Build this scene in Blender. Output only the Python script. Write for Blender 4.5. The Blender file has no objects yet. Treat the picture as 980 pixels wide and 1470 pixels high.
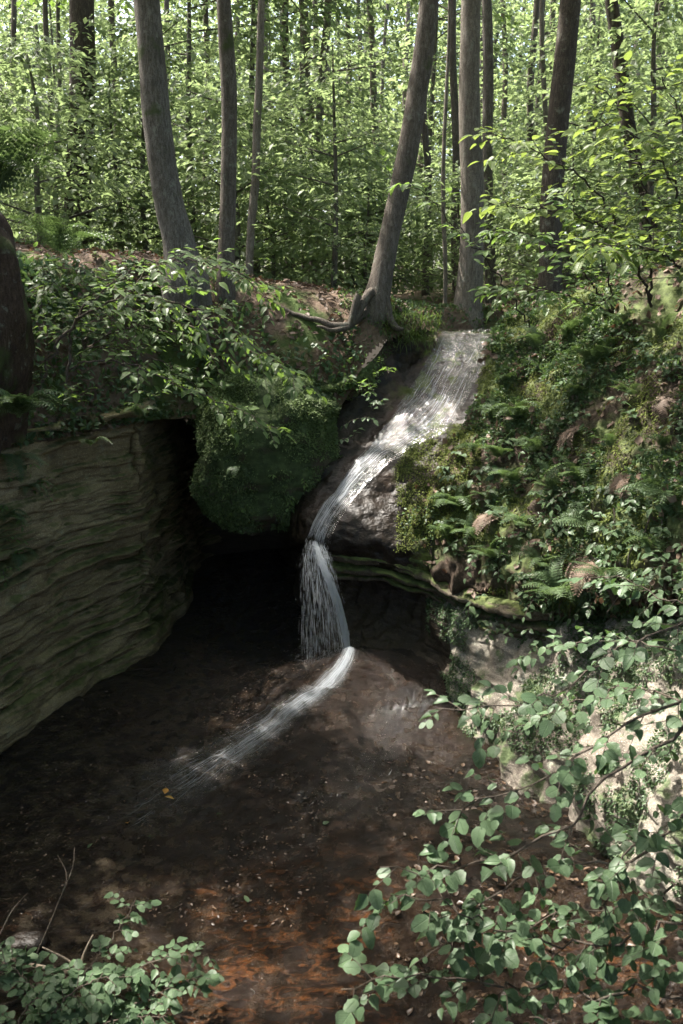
import bpy, math, random
import numpy as np
from mathutils import Matrix, Vector

# ------------------------------------------------------------------ camera, sky, sun, exposure
scene = bpy.context.scene
COL = scene.collection
CAM_Z = 4.2
PITCH = math.radians(13.5)
FPX = 1273.0                      # focal length in pixels of the 980 x 1470 photograph
cam_data = bpy.data.cameras.new('camera')
cam = bpy.data.objects.new('camera', cam_data)
COL.objects.link(cam)
cam.location = (0, 0, CAM_Z)
cam.rotation_euler = (math.pi / 2 - PITCH, 0, 0)
cam_data.sensor_fit = 'VERTICAL'
cam_data.sensor_height = 36.0
cam_data.lens = FPX / 1470 * 36.0
cam_data.clip_end = 500
cam_data.dof.use_dof = True
cam_data.dof.focus_distance = 8.0
cam_data.dof.aperture_fstop = 3.6
scene.camera = cam

SUN = Vector((-0.40, 0.26, 0.87)).normalized()     # direction towards the sun
elev = math.asin(SUN.z)
azim = math.atan2(SUN.x, SUN.y)
world = bpy.data.worlds.new('World')
scene.world = world
world.use_nodes = True
wn = world.node_tree
bg = wn.nodes['Background']
sky = wn.nodes.new('ShaderNodeTexSky')
sky.sky_type = 'NISHITA'
sky.sun_disc = False
sky.sun_elevation = elev
sky.sun_rotation = azim
sky.air_density = 0.8
sky.dust_density = 5.0
wn.links.new(sky.outputs[0], bg.inputs[0])
bg.inputs[1].default_value = 0.15
sd = bpy.data.lights.new('sun', 'SUN')
sd.energy = 3.5
sd.angle = math.radians(0.5)
sd.color = (1.0, 0.95, 0.86)
sun = bpy.data.objects.new('sun', sd)
COL.objects.link(sun)
sun.rotation_euler = (-SUN).to_track_quat('-Z', 'Y').to_euler()

vs = scene.view_settings
vs.view_transform = 'Standard'
vs.look = 'None'
vs.gamma = 1.0
vs.use_curve_mapping = False
vs.exposure = 2.4
scene.render.engine = 'CYCLES'
cy = scene.cycles
cy.use_denoising = True
cy.max_bounces = 8
cy.diffuse_bounces = 4
cy.glossy_bounces = 3
cy.transmission_bounces = 4
cy.transparent_max_bounces = 12
cy.sample_clamp_indirect = 6.0
cy.caustics_reflective = False
cy.caustics_refractive = False

# ------------------------------------------------------------------ helpers: pixels, noise, meshes
rng = np.random.default_rng(11)
random.seed(11)
CP, SP = math.cos(PITCH), math.sin(PITCH)

def P(px, py, Y):
    """photo pixel plus horizontal distance -> world point"""
    a, b = (px - 490) / FPX, (735 - py) / FPX
    d = np.array((a, CP + b * SP, -SP + b * CP))
    return np.array((0, 0, CAM_Z)) + d * (Y / d[1])

def PZ(px, py, z):
    a, b = (px - 490) / FPX, (735 - py) / FPX
    d = np.array((a, CP + b * SP, -SP + b * CP))
    return np.array((0, 0, CAM_Z)) + d * ((z - CAM_Z) / d[2])

def path(*pts):
    return np.array([P(*p) for p in pts])

_TAB = np.random.default_rng(3).uniform(-1, 1, 64 * 64 * 64).astype(np.float32)

def vnoise(p, seed=0):
    p = np.asarray(p, np.float32) + np.float32((seed * 7.31) % 53)
    f = np.floor(p)
    t = p - f
    t = t * t * (3 - 2 * t)
    i = f.astype(np.int32) & 63
    k = (i + 1) & 63
    x0, x1 = i[..., 0] << 12, k[..., 0] << 12
    y0, y1 = i[..., 1] << 6, k[..., 1] << 6
    z0, z1 = i[..., 2], k[..., 2]
    tx, ty, tz = t[..., 0], t[..., 1], t[..., 2]
    def lz(a):
        u, v = _TAB[a | z0], _TAB[a | z1]
        return u + (v - u) * tz
    a, b = lz(x0 | y0), lz(x0 | y1)
    c, d = lz(x1 | y0), lz(x1 | y1)
    a = a + (b - a) * ty
    c = c + (d - c) * ty
    return a + (c - a) * tx

def fbm(p, octaves=4, seed=0, gain=0.5):
    p = np.asarray(p, np.float32)
    a, s, out = 1.0, 0.0, 0
    for o in range(octaves):
        out = out + a * vnoise(p * (2.03 ** o) + o * 17.7, seed + o)
        s += a
        a *= gain
    return out / s

def smooth(a, b, x):
    t = np.clip((x - a) / (b - a), 0, 1)
    return t * t * (3 - 2 * t)

def make_mesh(name, V, F, mat=None, smooth_shade=True, attrs=None):
    V = np.asarray(V, np.float32)
    F = np.asarray(F, np.int32)
    me = bpy.data.meshes.new(name)
    n, k = F.shape
    me.vertices.add(len(V))
    me.vertices.foreach_set('co', V.ravel())
    me.loops.add(n * k)
    me.loops.foreach_set('vertex_index', F.ravel())
    me.polygons.add(n)
    me.polygons.foreach_set('loop_start', np.arange(0, n * k, k, dtype=np.int32))
    if smooth_shade:
        me.polygons.foreach_set('use_smooth', np.ones(n, bool))
    me.update(calc_edges=True)
    if attrs:
        for an, arr in attrs.items():
            at = me.attributes.new(an, 'FLOAT', 'POINT')
            at.data.foreach_set('value', np.asarray(arr, np.float32))
    if mat is not None:
        me.materials.append(mat)
    return me

def tag(o, label=None, category=None, group=None, kind=None):
    if label: o['label'] = label
    if category: o['category'] = category
    if group: o['group'] = group
    if kind: o['kind'] = kind
    return o

def add(name, mesh, parent=None, loc=None, origin=None):
    """link a mesh object; origin: world base of the parent that the vertices are given in world space"""
    o = bpy.data.objects.new(name, mesh)
    COL.objects.link(o)
    if parent is not None:
        o.parent = parent
    if loc is not None:
        o.location = loc
    return o

def thing(name, loc, label, category, group=None):
    o = bpy.data.objects.new(name, None)
    o.empty_display_size = 0.1
    COL.objects.link(o)
    o.location = tuple(float(v) for v in loc)
    return tag(o, label, category, group)

def part(name, V, F, mat, parent, attrs=None, smooth_shade=True):
    """a part given in world space under an unrotated parent"""
    base = np.array(parent.location) if parent is not None else np.zeros(3)
    p = parent
    while p is not None and p.parent is not None:
        p = p.parent
        base = base + np.array(p.location)
    return add(name, make_mesh(name, np.asarray(V) - base, F, mat, smooth_shade, attrs), parent)

def grid_faces(nr, nc):
    i = np.arange(nr * nc).reshape(nr, nc)
    return np.stack([i[:-1, :-1], i[:-1, 1:], i[1:, 1:], i[1:, :-1]], -1).reshape(-1, 4)

def cr(ctrl, n):
    """Catmull-Rom along axis 0 -> n samples, spaced by arc length"""
    c = np.asarray(ctrl, float)
    m = len(c)
    flat = c.reshape(m, -1, c.shape[-1])
    seg = np.linalg.norm(np.diff(flat, axis=0), axis=-1).mean(1) + 1e-6
    cum = np.concatenate([[0], np.cumsum(seg)])
    s = np.linspace(0, cum[-1], n)
    i = np.clip(np.searchsorted(cum, s, side='right') - 1, 0, m - 2)
    t = (s - cum[i]) / seg[i]
    e = np.concatenate([[2 * c[0] - c[1]], c, [2 * c[-1] - c[-2]]])
    p0, p1, p2, p3 = e[i], e[i + 1], e[i + 2], e[i + 3]
    t = t.reshape((-1,) + (1,) * (c.ndim - 1))
    return 0.5 * (2 * p1 + (p2 - p0) * t + (2 * p0 - 5 * p1 + 4 * p2 - p3) * t ** 2 + (3 * p1 - p0 - 3 * p2 + p3) * t ** 3)

def surf(ctrl, nr, nc):
    g = cr(np.asarray(ctrl, float), nr)
    return cr(g.transpose(1, 0, 2), nc).transpose(1, 0, 2)

def surf_normals(G):
    du = np.gradient(G, axis=1)
    dv = np.gradient(G, axis=0)
    n = np.cross(du, dv)
    return n / (np.linalg.norm(n, axis=-1, keepdims=True) + 1e-9)

def tube(pts, radii, nseg=8, rough=0.0, seed=0, cap=True):
    pts = np.asarray(pts, float)
    radii = np.broadcast_to(np.asarray(radii, float), (len(pts),))
    t = np.gradient(pts, axis=0)
    t /= np.linalg.norm(t, axis=1, keepdims=True) + 1e-9
    ref = np.array((0.13, 0.99, 0.07)) if abs(t[:, 2]).mean() > 0.6 else np.array((0, 0, 1.0))
    a = np.cross(t, ref)
    a /= np.linalg.norm(a, axis=1, keepdims=True) + 1e-9
    b = np.cross(t, a)
    ang = np.linspace(0, 2 * math.pi, nseg, endpoint=False)
    ring = a[:, None] * np.cos(ang)[None, :, None] + b[:, None] * np.sin(ang)[None, :, None]
    r = radii[:, None, None] * np.ones((1, nseg, 1))
    V = pts[:, None] + ring * r
    if rough:
        nn = fbm(V * np.array((6, 6, 2.2)), 3, seed)
        V = V + ring * (nn[..., None] * rough * r)
    nr = len(pts)
    i = np.arange(nr * nseg).reshape(nr, nseg)
    j = np.roll(i, -1, axis=1)
    F = np.stack([i[:-1], j[:-1], j[1:], i[1:]], -1).reshape(-1, 4)
    V = V.reshape(-1, 3)
    if cap:
        V = np.concatenate([V, pts[-1:] + t[-1:] * radii[-1] * 0.5])
        k = len(V) - 1
        last = i[-1]
        F = np.concatenate([F, np.stack([last, np.roll(last, -1), np.full(nseg, k), np.full(nseg, k)], -1)])
    return V, F

def clean_quads(F):
    return F

class Builder:
    """collects quads and triangles (as degenerate-free arrays) into one mesh"""
    def __init__(self):
        self.V, self.F3, self.F4, self.T, self.n = [], [], [], [], 0
    def add(self, V, F, tint=0.0):
        V = np.asarray(V, float).reshape(-1, 3)
        F = np.asarray(F)
        if F.shape[1] == 4:
            deg = F[:, 2] == F[:, 3]
            if deg.any():
                self.F3.append(F[deg][:, :3] + self.n)
            self.F4.append(F[~deg] + self.n)
        else:
            self.F3.append(F + self.n)
        self.V.append(V)
        self.T.append(np.broadcast_to(np.asarray(tint, float), (len(V),)))
        self.n += len(V)
    def mesh(self, name, mat, smooth_shade=True, offset=None):
        V = np.concatenate(self.V)
        if offset is not None:
            V = V - np.asarray(offset)
        T = np.concatenate(self.T)
        tris = list(self.F3)
        for q in self.F4:
            tris.append(q[:, [0, 1, 2]])
            tris.append(q[:, [0, 2, 3]])
        return make_mesh(name, V, np.concatenate(tris), mat, smooth_shade, {'tint': T})

def tube_mesh(name, pts, radii, mat, parent, nseg=8, rough=0.0, seed=0):
    b = Builder()
    b.add(*tube(pts, radii, nseg, rough, seed))
    base = np.array(parent.location)
    return add(name, b.mesh(name, mat, True, base), parent)

# ------------------------------------------------------------------ materials
class NT:
    def __init__(self, name):
        self.mat = bpy.data.materials.new(name)
        self.mat.use_nodes = True
        self.t = self.mat.node_tree
        self.t.nodes.clear()
        self.out = self.t.nodes.new('ShaderNodeOutputMaterial')
    def n(self, kind, **kw):
        nd = self.t.nodes.new(kind)
        for k, v in kw.items():
            if k == 'ins':
                for kk, vv in v.items():
                    self.set(nd, kk, vv)
            else:
                setattr(nd, k, v)
        return nd
    def set(self, nd, key, v):
        s = nd.inputs[key]
        if hasattr(v, 'is_output'):
            self.t.links.new(v, s)
        elif isinstance(v, (tuple, list)) and len(v) == 3 and s.type == 'RGBA':
            s.default_value = (*v, 1)
        else:
            s.default_value = v
    def noise(self, vec, scale, detail=4, rough=0.55, dist=0.0):
        nd = self.n('ShaderNodeTexNoise', ins={'Vector': vec, 'Scale': scale, 'Detail': detail, 'Roughness': rough, 'Distortion': dist})
        return nd.outputs[0]
    def math(self, op, a, b=0.0, c=None, clamp=False):
        nd = self.n('ShaderNodeMath', operation=op, use_clamp=clamp)
        self.set(nd, 0, a); self.set(nd, 1, b)
        if c is not None: self.set(nd, 2, c)
        return nd.outputs[0]
    def ramp(self, v, a, b):
        nd = self.n('ShaderNodeMapRange', interpolation_type='SMOOTHSTEP')
        self.set(nd, 0, v); self.set(nd, 1, a); self.set(nd, 2, b)
        return nd.outputs[0]
    def mix(self, f, a, b):
        nd = self.n('ShaderNodeMix', data_type='RGBA')
        self.set(nd, 0, f); self.set(nd, 6, a); self.set(nd, 7, b)
        return nd.outputs[2]
    def scalev(self, vec, s):
        nd = self.n('ShaderNodeMapping', ins={'Vector': vec, 'Scale': s})
        return nd.outputs[0]
    def pos(self):
        return self.n('ShaderNodeNewGeometry').outputs['Position']
    def nz(self):
        g = self.n('ShaderNodeNewGeometry')
        return self.n('ShaderNodeSeparateXYZ', ins={0: g.outputs['Normal']}).outputs[2]
    def attr(self, name):
        return self.n('ShaderNodeAttribute', attribute_name=name).outputs['Fac']
    def bump(self, h, strength=0.5, dist=0.02, normal=None):
        nd = self.n('ShaderNodeBump', ins={'Height': h, 'Strength': strength, 'Distance': dist})
        if normal is not None: self.set(nd, 'Normal', normal)
        return nd.outputs[0]
    def pbr(self, color, rough=0.8, normal=None, spec=0.3, **kw):
        nd = self.n('ShaderNodeBsdfPrincipled', ins={'Base Color': color, 'Roughness': rough, 'Specular IOR Level': spec})
        if normal is not None: self.set(nd, 'Normal', normal)
        for k, v in kw.items(): self.set(nd, k, v)
        return nd.outputs[0]
    def done(self, shader):
        self.t.links.new(shader, self.out.inputs[0])
        return self.mat

def leaf_material(name, dark, light, trans, tfac=0.42, rough=0.42, spec=0.35, veins=0.0):
    m = NT(name)
    r = m.n('ShaderNodeObjectInfo').outputs['Random']
    t = m.math('FRACT', m.math('ADD', m.attr('tint'), r))
    col = m.mix(t, dark, light)
    nrm = None
    if veins:
        s = m.n('ShaderNodeSeparateXYZ', ins={0: m.n('ShaderNodeTexCoord').outputs['Object']})
        ax = m.math('ABSOLUTE', s.outputs[0])
        w = m.math('ABSOLUTE', m.math('SINE', m.math('MULTIPLY', m.math('SUBTRACT', s.outputs[1], m.math('MULTIPLY', ax, 0.9)), 22.0)))
        v = m.math('MINIMUM', m.ramp(w, 0.0, 0.30), m.ramp(ax, 0.0, 0.03))
        nrm = m.bump(v, 0.5 * veins, 0.02)
        blot = m.ramp(m.noise(m.n('ShaderNodeTexCoord').outputs['Object'], 5.0, 3), 0.35, 0.7)
        col = m.mix(m.math('MULTIPLY', m.math('SUBTRACT', 1.0, v), 0.35 * veins), col, tuple(min(1, 1.7 * c) for c in light))
        col = m.mix(m.math('MULTIPLY', blot, 0.35), col, tuple(0.6 * c for c in dark))
    sh = m.pbr(col, rough, nrm, spec=spec)
    tr = m.n('ShaderNodeBsdfTranslucent', ins={'Color': m.mix(t, tuple(0.75 * c for c in trans), trans)})
    mx = m.n('ShaderNodeMixShader', ins={0: tfac, 1: sh, 2: tr.outputs[0]})
    return m.done(mx.outputs[0])

def rock_material(name, c1, c2, c3, moss_bias, moss_cols=((0.035, 0.05, 0.016), (0.085, 0.12, 0.03)), strata=1.0,
                  rough=0.85, spec=0.25, lichen=0.5, slope=0.6, lichen_col=(0.19, 0.215, 0.165), moss_scale=2.2, dirt=1.0):
    m = NT(name)
    p = m.pos()
    big = m.noise(p, 0.9, 5)
    mid = m.noise(p, 7.0, 6, 0.65)
    lay = m.noise(m.scalev(p, (2.0, 2.0, 11.0)), 1.6, 6, 0.68, 0.8)
    fine = m.noise(p, 55.0, 4, 0.7)
    col = m.mix(m.ramp(big, 0.35, 0.68), c1, c2)
    col = m.mix(m.math('MULTIPLY', m.ramp(lay, 0.42, 0.68), 0.75 * strata), col, c3)
    col = m.mix(m.math('MULTIPLY', m.ramp(mid, 0.5, 0.75), 0.6 * dirt), col, tuple(0.45 * c for c in c1))
    li = m.noise(p, 4.2, 7, 0.7)
    col = m.mix(m.math('MULTIPLY', m.ramp(li, 0.56, 0.72), lichen), col, lichen_col)
    grit = m.noise(p, 95.0, 2, 0.6)
    col = m.mix(m.math('MULTIPLY', m.ramp(grit, 0.56, 0.70), 0.55), col, tuple(min(1, 1.9 * c) for c in c2))
    col = m.mix(m.math('MULTIPLY', m.ramp(m.noise(p, 70.0, 2, 0.6), 0.56, 0.68), 0.5), col, tuple(0.35 * c for c in c1))
    nz = m.nz()
    mn = m.noise(p, moss_scale, 6, 0.62)
    mask = m.ramp(m.math('ADD', m.math('MULTIPLY', nz, slope * 0.35), m.math('ADD', mn, moss_bias)), 0.55, 0.68)
    mcol = m.mix(m.ramp(m.noise(p, 14.0, 4), 0.35, 0.65), moss_cols[0], moss_cols[1])
    col = m.mix(mask, col, mcol)
    h = m.math('ADD', m.math('MULTIPLY', lay, 0.9 * strata), m.math('ADD', m.math('MULTIPLY', mid, 0.7), m.math('MULTIPLY', fine, 0.35)))
    nrm = m.bump(h, 0.9, 0.03)
    r = m.math('ADD', rough, m.math('MULTIPLY', mask, 0.9 - rough))
    return m.done(m.pbr(col, r, nrm, spec))

M = {}
M['sandstone'] = rock_material('sandstone', (0.19, 0.145, 0.078), (0.29, 0.235, 0.135), (0.075, 0.054, 0.03), -0.02, lichen=0.6,
                               lichen_col=(0.22, 0.235, 0.155), moss_cols=((0.06, 0.064, 0.024), (0.115, 0.118, 0.045)))
M['moss_rock'] = rock_material('moss_rock', (0.06, 0.05, 0.035), (0.09, 0.075, 0.05), (0.035, 0.028, 0.02), 0.22, strata=0.6,
                               moss_cols=((0.035, 0.05, 0.02), (0.065, 0.09, 0.035)))
M['pale_rock'] = rock_material('pale_rock', (0.17, 0.145, 0.12), (0.33, 0.30, 0.25), (0.11, 0.09, 0.07), 0.0, strata=0.3, lichen=0.85,
                               lichen_col=(0.36, 0.39, 0.31), moss_cols=((0.05, 0.07, 0.03), (0.12, 0.155, 0.075)), slope=0.3, moss_scale=4.0)
M['ledge_rock'] = rock_material('ledge_rock', (0.075, 0.06, 0.042), (0.15, 0.125, 0.09), (0.04, 0.03, 0.022), 0.03, strata=0.8, lichen=0.5,
                               lichen_col=(0.20, 0.23, 0.15), moss_cols=((0.05, 0.065, 0.022), (0.11, 0.135, 0.045)))
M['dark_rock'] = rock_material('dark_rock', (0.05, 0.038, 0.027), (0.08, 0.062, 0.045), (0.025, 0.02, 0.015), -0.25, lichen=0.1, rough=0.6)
M['bank_soil'] = rock_material('bank_soil', (0.042, 0.029, 0.02), (0.07, 0.05, 0.036), (0.03, 0.02, 0.015), 0.10, strata=0.1, lichen=0.2,
                               moss_cols=((0.045, 0.058, 0.022), (0.10, 0.125, 0.045)), slope=0.1, moss_scale=1.6)

def forest_floor_material():
    m = NT('forest_soil')
    p = m.pos()
    a = m.noise(p, 1.3, 6, 0.6)
    b = m.noise(p, 22.0, 5, 0.7)
    v = m.n('ShaderNodeTexVoronoi', ins={'Vector': p, 'Scale': 24.0}).outputs['Color']
    litter = m.mix(0.5, m.mix(b, (0.07, 0.045, 0.03), (0.20, 0.145, 0.105)), m.mix(m.n('ShaderNodeSeparateXYZ', ins={0: v}).outputs[0], (0.06, 0.04, 0.028), (0.19, 0.135, 0.10)))
    green = m.mix(b, (0.03, 0.05, 0.015), (0.08, 0.12, 0.03))
    col = m.mix(m.ramp(a, 0.48, 0.62), litter, green)
    return m.done(m.pbr(col, 0.9, m.bump(b, 0.8, 0.03), 0.2))
M['forest_soil'] = forest_floor_material()

def wet_floor_material():
    m = NT('wet_streambed')
    p = m.pos()
    s = m.n('ShaderNodeSeparateXYZ', ins={0: p})
    rot = m.n('ShaderNodeMapping', ins={'Vector': p, 'Rotation': (0, 0, math.radians(-38)), 'Scale': (2.2, 4.6, 3.0)}).outputs[0]
    flow = m.noise(rot, 3.0, 8, 0.68, 1.2)
    mid = m.noise(p, 9.0, 6, 0.65)
    fine = m.noise(p, 60.0, 3, 0.6)
    col = m.mix(m.ramp(mid, 0.35, 0.7), (0.011, 0.006, 0.003), (0.030, 0.017, 0.0085))
    col = m.mix(m.math('MULTIPLY', m.ramp(m.noise(p, 30.0, 3, 0.7), 0.60, 0.72), 0.5), col, (0.065, 0.050, 0.034))
    col = m.mix(m.math('MULTIPLY', m.ramp(m.noise(p, 38.0, 3, 0.6), 0.52, 0.62), 0.6), col, (0.006, 0.004, 0.003))
    # iron stain: streaks of orange along the run-off in the near part of the bed
    near = m.math('SUBTRACT', 1.0, m.ramp(s.outputs[1], 4.9, 6.3))
    big = m.noise(p, 0.9, 3)
    dn = m.n('ShaderNodeVectorMath', operation='DISTANCE', ins={0: p, 1: (-0.5, 4.75, 0.1)}).outputs['Value']
    big = m.math('ADD', big, m.math('MULTIPLY', m.math('SUBTRACT', 1.0, m.ramp(dn, 0.3, 1.1)), 0.2))
    st = m.math('MULTIPLY', m.ramp(flow, 0.48, 0.66), m.math('MULTIPLY', near, m.ramp(big, 0.44, 0.60)))
    col = m.mix(m.math('MULTIPLY', st, 0.75), col, m.mix(mid, (0.06, 0.020, 0.006), (0.21, 0.08, 0.022)))
    # olive silt towards the left and the cave
    silt = m.math('MULTIPLY', m.ramp(m.math('MULTIPLY', s.outputs[0], -1.0), 0.4, 2.0), m.ramp(mid, 0.45, 0.62))
    col = m.mix(m.math('MULTIPLY', silt, 0.6), col, (0.055, 0.042, 0.022))
    rip = m.noise(m.n('ShaderNodeMapping', ins={'Vector': p, 'Rotation': (0, 0, math.radians(-38)), 'Scale': (14.0, 34.0, 14.0)}).outputs[0], 1.0, 4, 0.6)
    h = m.math('ADD', m.math('MULTIPLY', flow, 0.8), m.math('ADD', m.math('MULTIPLY', mid, 0.6), m.math('ADD', m.math('MULTIPLY', rip, 0.6), m.math('MULTIPLY', fine, 0.25))))
    n1 = m.bump(h, 1.0, 0.09)
    rr = m.math('ADD', 0.12, m.math('MULTIPLY', m.ramp(mid, 0.4, 0.7), 0.25))
    dry = m.ramp(m.math('MULTIPLY', s.outputs[0], -1.0), 1.0, 2.6)
    rr = m.math('ADD', rr, m.math('MULTIPLY', dry, 0.3))
    return m.done(m.pbr(col, rr, n1, 0.35, **{'Coat Weight': m.math('MULTIPLY', m.math('SUBTRACT', 1.0, dry), 0.8), 'Coat Roughness': 0.07, 'Coat IOR': 1.4, 'Coat Normal': m.bump(h, 1.0, 0.07)}))
M['wet_floor'] = wet_floor_material()

def wet_rock_material():
    m = NT('wet_rock')
    p = m.pos()
    mid = m.noise(p, 8.0, 6, 0.65)
    lay = m.noise(m.scalev(p, (2.5, 2.5, 5.0)), 2.0, 5)
    col = m.mix(m.ramp(mid, 0.35, 0.7), (0.009, 0.0065, 0.005), (0.024, 0.017, 0.012))
    s = m.n('ShaderNodeSeparateXYZ', ins={0: p})
    red = m.math('MULTIPLY', m.ramp(s.outputs[0], 0.25, 0.6), m.ramp(m.noise(p, 2.5, 4), 0.45, 0.6))
    col = m.mix(m.math('MULTIPLY', red, 0.5), col, (0.065, 0.040, 0.028))
    mn = m.noise(p, 3.0, 6, 0.6)
    mask = m.math('MULTIPLY', m.ramp(mn, 0.52, 0.62), m.ramp(s.outputs[0], 0.45, 0.85))
    col = m.mix(mask, col, m.mix(mid, (0.04, 0.055, 0.012), (0.11, 0.13, 0.03)))
    h = m.math('ADD', lay, mid)
    return m.done(m.pbr(col, m.math('ADD', 0.32, m.math('MULTIPLY', mask, 0.5)), m.bump(h, 0.9, 0.03), 0.22))
M['wet_rock'] = wet_rock_material()

def bark_material(name, c1, c2, moss=0.0, scale=1.0):
    m = NT(name)
    p = m.n('ShaderNodeTexCoord').outputs['Object']
    f = m.noise(m.scalev(p, (14 * scale, 14 * scale, 3.2 * scale)), 3.0, 7, 0.7, 0.9)
    b = m.noise(p, 1.5, 5)
    sp = m.noise(p, 11.0, 5)
    col = m.mix(m.ramp(f, 0.35, 0.68), c1, c2)
    col = m.mix(m.math('MULTIPLY', m.ramp(b, 0.45, 0.7), 0.5), col, tuple(0.6 * c for c in c1))
    col = m.mix(m.math('MULTIPLY', m.ramp(sp, 0.58, 0.7), 0.45), col, (0.24, 0.25, 0.20))
    col = m.mix(m.math('MULTIPLY', m.ramp(m.noise(p, 80.0, 2), 0.52, 0.66), 0.5), col, tuple(0.4 * c for c in c1))
    if moss:
        mk = m.math('MULTIPLY', m.ramp(m.noise(p, 3.0, 5), 0.62 - 0.2 * moss, 0.75 - 0.2 * moss), 0.9)
        col = m.mix(mk, col, (0.05, 0.065, 0.02))
    return m.done(m.pbr(col, 0.88, m.bump(f, 0.9, 0.025), 0.2))
M['bark_grey'] = bark_material('bark_grey', (0.075, 0.064, 0.053), (0.185, 0.168, 0.145), 0.15)
M['bark_pale'] = bark_material('bark_pale', (0.12, 0.10, 0.082), (0.24, 0.215, 0.18), 0, 0.8)
M['bark_brown'] = bark_material('bark_brown', (0.075, 0.061, 0.05), (0.165, 0.142, 0.118), 0.15)
M['bark_dark'] = bark_material('bark_dark', (0.05, 0.04, 0.032), (0.11, 0.09, 0.072))
M['bark_rotten'] = bark_material('bark_rotten', (0.035, 0.022, 0.015), (0.075, 0.05, 0.034), 0.5)
M['twig'] = bark_material('twig', (0.09, 0.07, 0.055), (0.19, 0.155, 0.125), 0, 3.0)
M['twig_dark'] = bark_material('twig_dark', (0.035, 0.027, 0.022), (0.075, 0.06, 0.05), 0, 3.0)
M['dead_wood'] = bark_material('dead_wood', (0.16, 0.125, 0.09), (0.33, 0.28, 0.22), 0, 2.0)

M['leaf_hazel'] = leaf_material('leaf_hazel', (0.05, 0.09, 0.042), (0.115, 0.175, 0.09), (0.10, 0.19, 0.045), 0.28, 0.45, 0.35, 1.0)
M['leaf_beech'] = leaf_material('leaf_beech', (0.05, 0.09, 0.028), (0.125, 0.19, 0.06), (0.20, 0.32, 0.06), 0.42, 0.42, 0.35, 1.0)
M['leaf_yellow'] = leaf_material('leaf_yellow', (0.05, 0.09, 0.022), (0.14, 0.19, 0.05), (0.24, 0.32, 0.065), 0.5, 0.45, 0.3, 1.0)
M['leaf_herb'] = leaf_material('leaf_herb', (0.045, 0.08, 0.035), (0.10, 0.155, 0.075), (0.12, 0.20, 0.05), 0.3, 0.42, 0.35, 1.0)
M['leaf_fern'] = leaf_material('leaf_fern', (0.06, 0.095, 0.045), (0.115, 0.165, 0.085), (0.14, 0.22, 0.06), 0.35)
M['leaf_forest'] = leaf_material('leaf_forest', (0.065, 0.095, 0.04), (0.155, 0.20, 0.10), (0.31, 0.405, 0.165), 0.5, 0.5, 0.35)
M['leaf_canopy'] = leaf_material('leaf_canopy', (0.04, 0.075, 0.022), (0.08, 0.13, 0.04), (0.17, 0.27, 0.045), 0.42)
M['moss_leaf'] = leaf_material('moss_leaf', (0.055, 0.085, 0.03), (0.16, 0.215, 0.085), (0.13, 0.19, 0.06), 0.3, 0.6, 0.25)
M['moss_bright'] = leaf_material('moss_bright', (0.06, 0.078, 0.02), (0.155, 0.18, 0.05), (0.18, 0.22, 0.05), 0.3, 0.8, 0.15)
M['grass'] = leaf_material('grass', (0.06, 0.10, 0.025), (0.12, 0.17, 0.05), (0.16, 0.24, 0.05), 0.4)
M['dead_leaf'] = leaf_material('dead_leaf', (0.06, 0.036, 0.024), (0.21, 0.15, 0.11), (0.20, 0.10, 0.05), 0.15, 0.6, 0.3)
M['wet_litter'] = leaf_material('wet_litter', (0.028, 0.016, 0.010), (0.11, 0.07, 0.042), (0.08, 0.04, 0.02), 0.1, 0.4, 0.4)
M['yellow_leaf'] = leaf_material('yellow_leaf', (0.42, 0.20, 0.03), (0.55, 0.33, 0.07), (0.4, 0.2, 0.03), 0.2)

def water_material(name, foam_lo, foam_hi, base_alpha, su, sv, foam_col=(0.80, 0.83, 0.86), detail=6):
    m = NT(name)
    u, v = m.attr('u'), m.attr('v')
    vec = m.n('ShaderNodeCombineXYZ', ins={0: m.math('MULTIPLY', u, su), 1: m.math('MULTIPLY', v, sv), 2: 0.0}).outputs[0]
    st = m.noise(vec, 1.0, detail, 0.68, 0.35)
    vec2 = m.n('ShaderNodeCombineXYZ', ins={0: m.math('MULTIPLY', u, su * 0.28), 1: m.math('MULTIPLY', v, sv * 0.5), 2: 4.0}).outputs[0]
    cl = m.noise(vec2, 1.0, 4, 0.6)
    foam = m.math('MULTIPLY', m.ramp(m.math('ADD', st, m.math('MULTIPLY', m.math('SUBTRACT', cl, 0.5), 0.9)), foam_lo, foam_hi), m.attr('dens'))
    nrm = m.bump(m.math('ADD', st, m.math('MULTIPLY', m.noise(m.pos(), 28.0, 3), 0.7)), 1.0, 0.05)
    clear = m.n('ShaderNodeBsdfTransparent', ins={'Color': (1.0, 1.0, 1.0)}).outputs[0]
    gl = m.n('ShaderNodeBsdfGlossy', ins={'Color': (0.8, 0.8, 0.8), 'Roughness': 0.12, 'Normal': nrm}).outputs[0]
    fr = m.n('ShaderNodeFresnel', ins={'IOR': 1.38, 'Normal': nrm}).outputs[0]
    base = m.n('ShaderNodeMixShader', ins={0: m.math('MULTIPLY', m.math('MULTIPLY', fr, base_alpha), m.attr('fade')), 1: clear, 2: gl}).outputs[0]
    white = m.pbr(foam_col, 0.35, nrm, 0.5)
    tl = m.n('ShaderNodeBsdfTranslucent', ins={'Color': foam_col}).outputs[0]
    wh = m.n('ShaderNodeMixShader', ins={0: 0.35, 1: white, 2: tl}).outputs[0]
    out = m.n('ShaderNodeMixShader', ins={0: foam, 1: base, 2: wh}).outputs[0]
    return m.done(out)
M['stream_water'] = water_material('stream_water', 0.56, 0.84, 0.45, 20.0, 3.0, (0.60, 0.63, 0.66))
M['ripple_glints'] = water_material('ripple_glints', 0.62, 0.66, 0.12, 13.0, 5.0, (0.72, 0.75, 0.80), 3)  # foam colour here paints glints on the film
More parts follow.
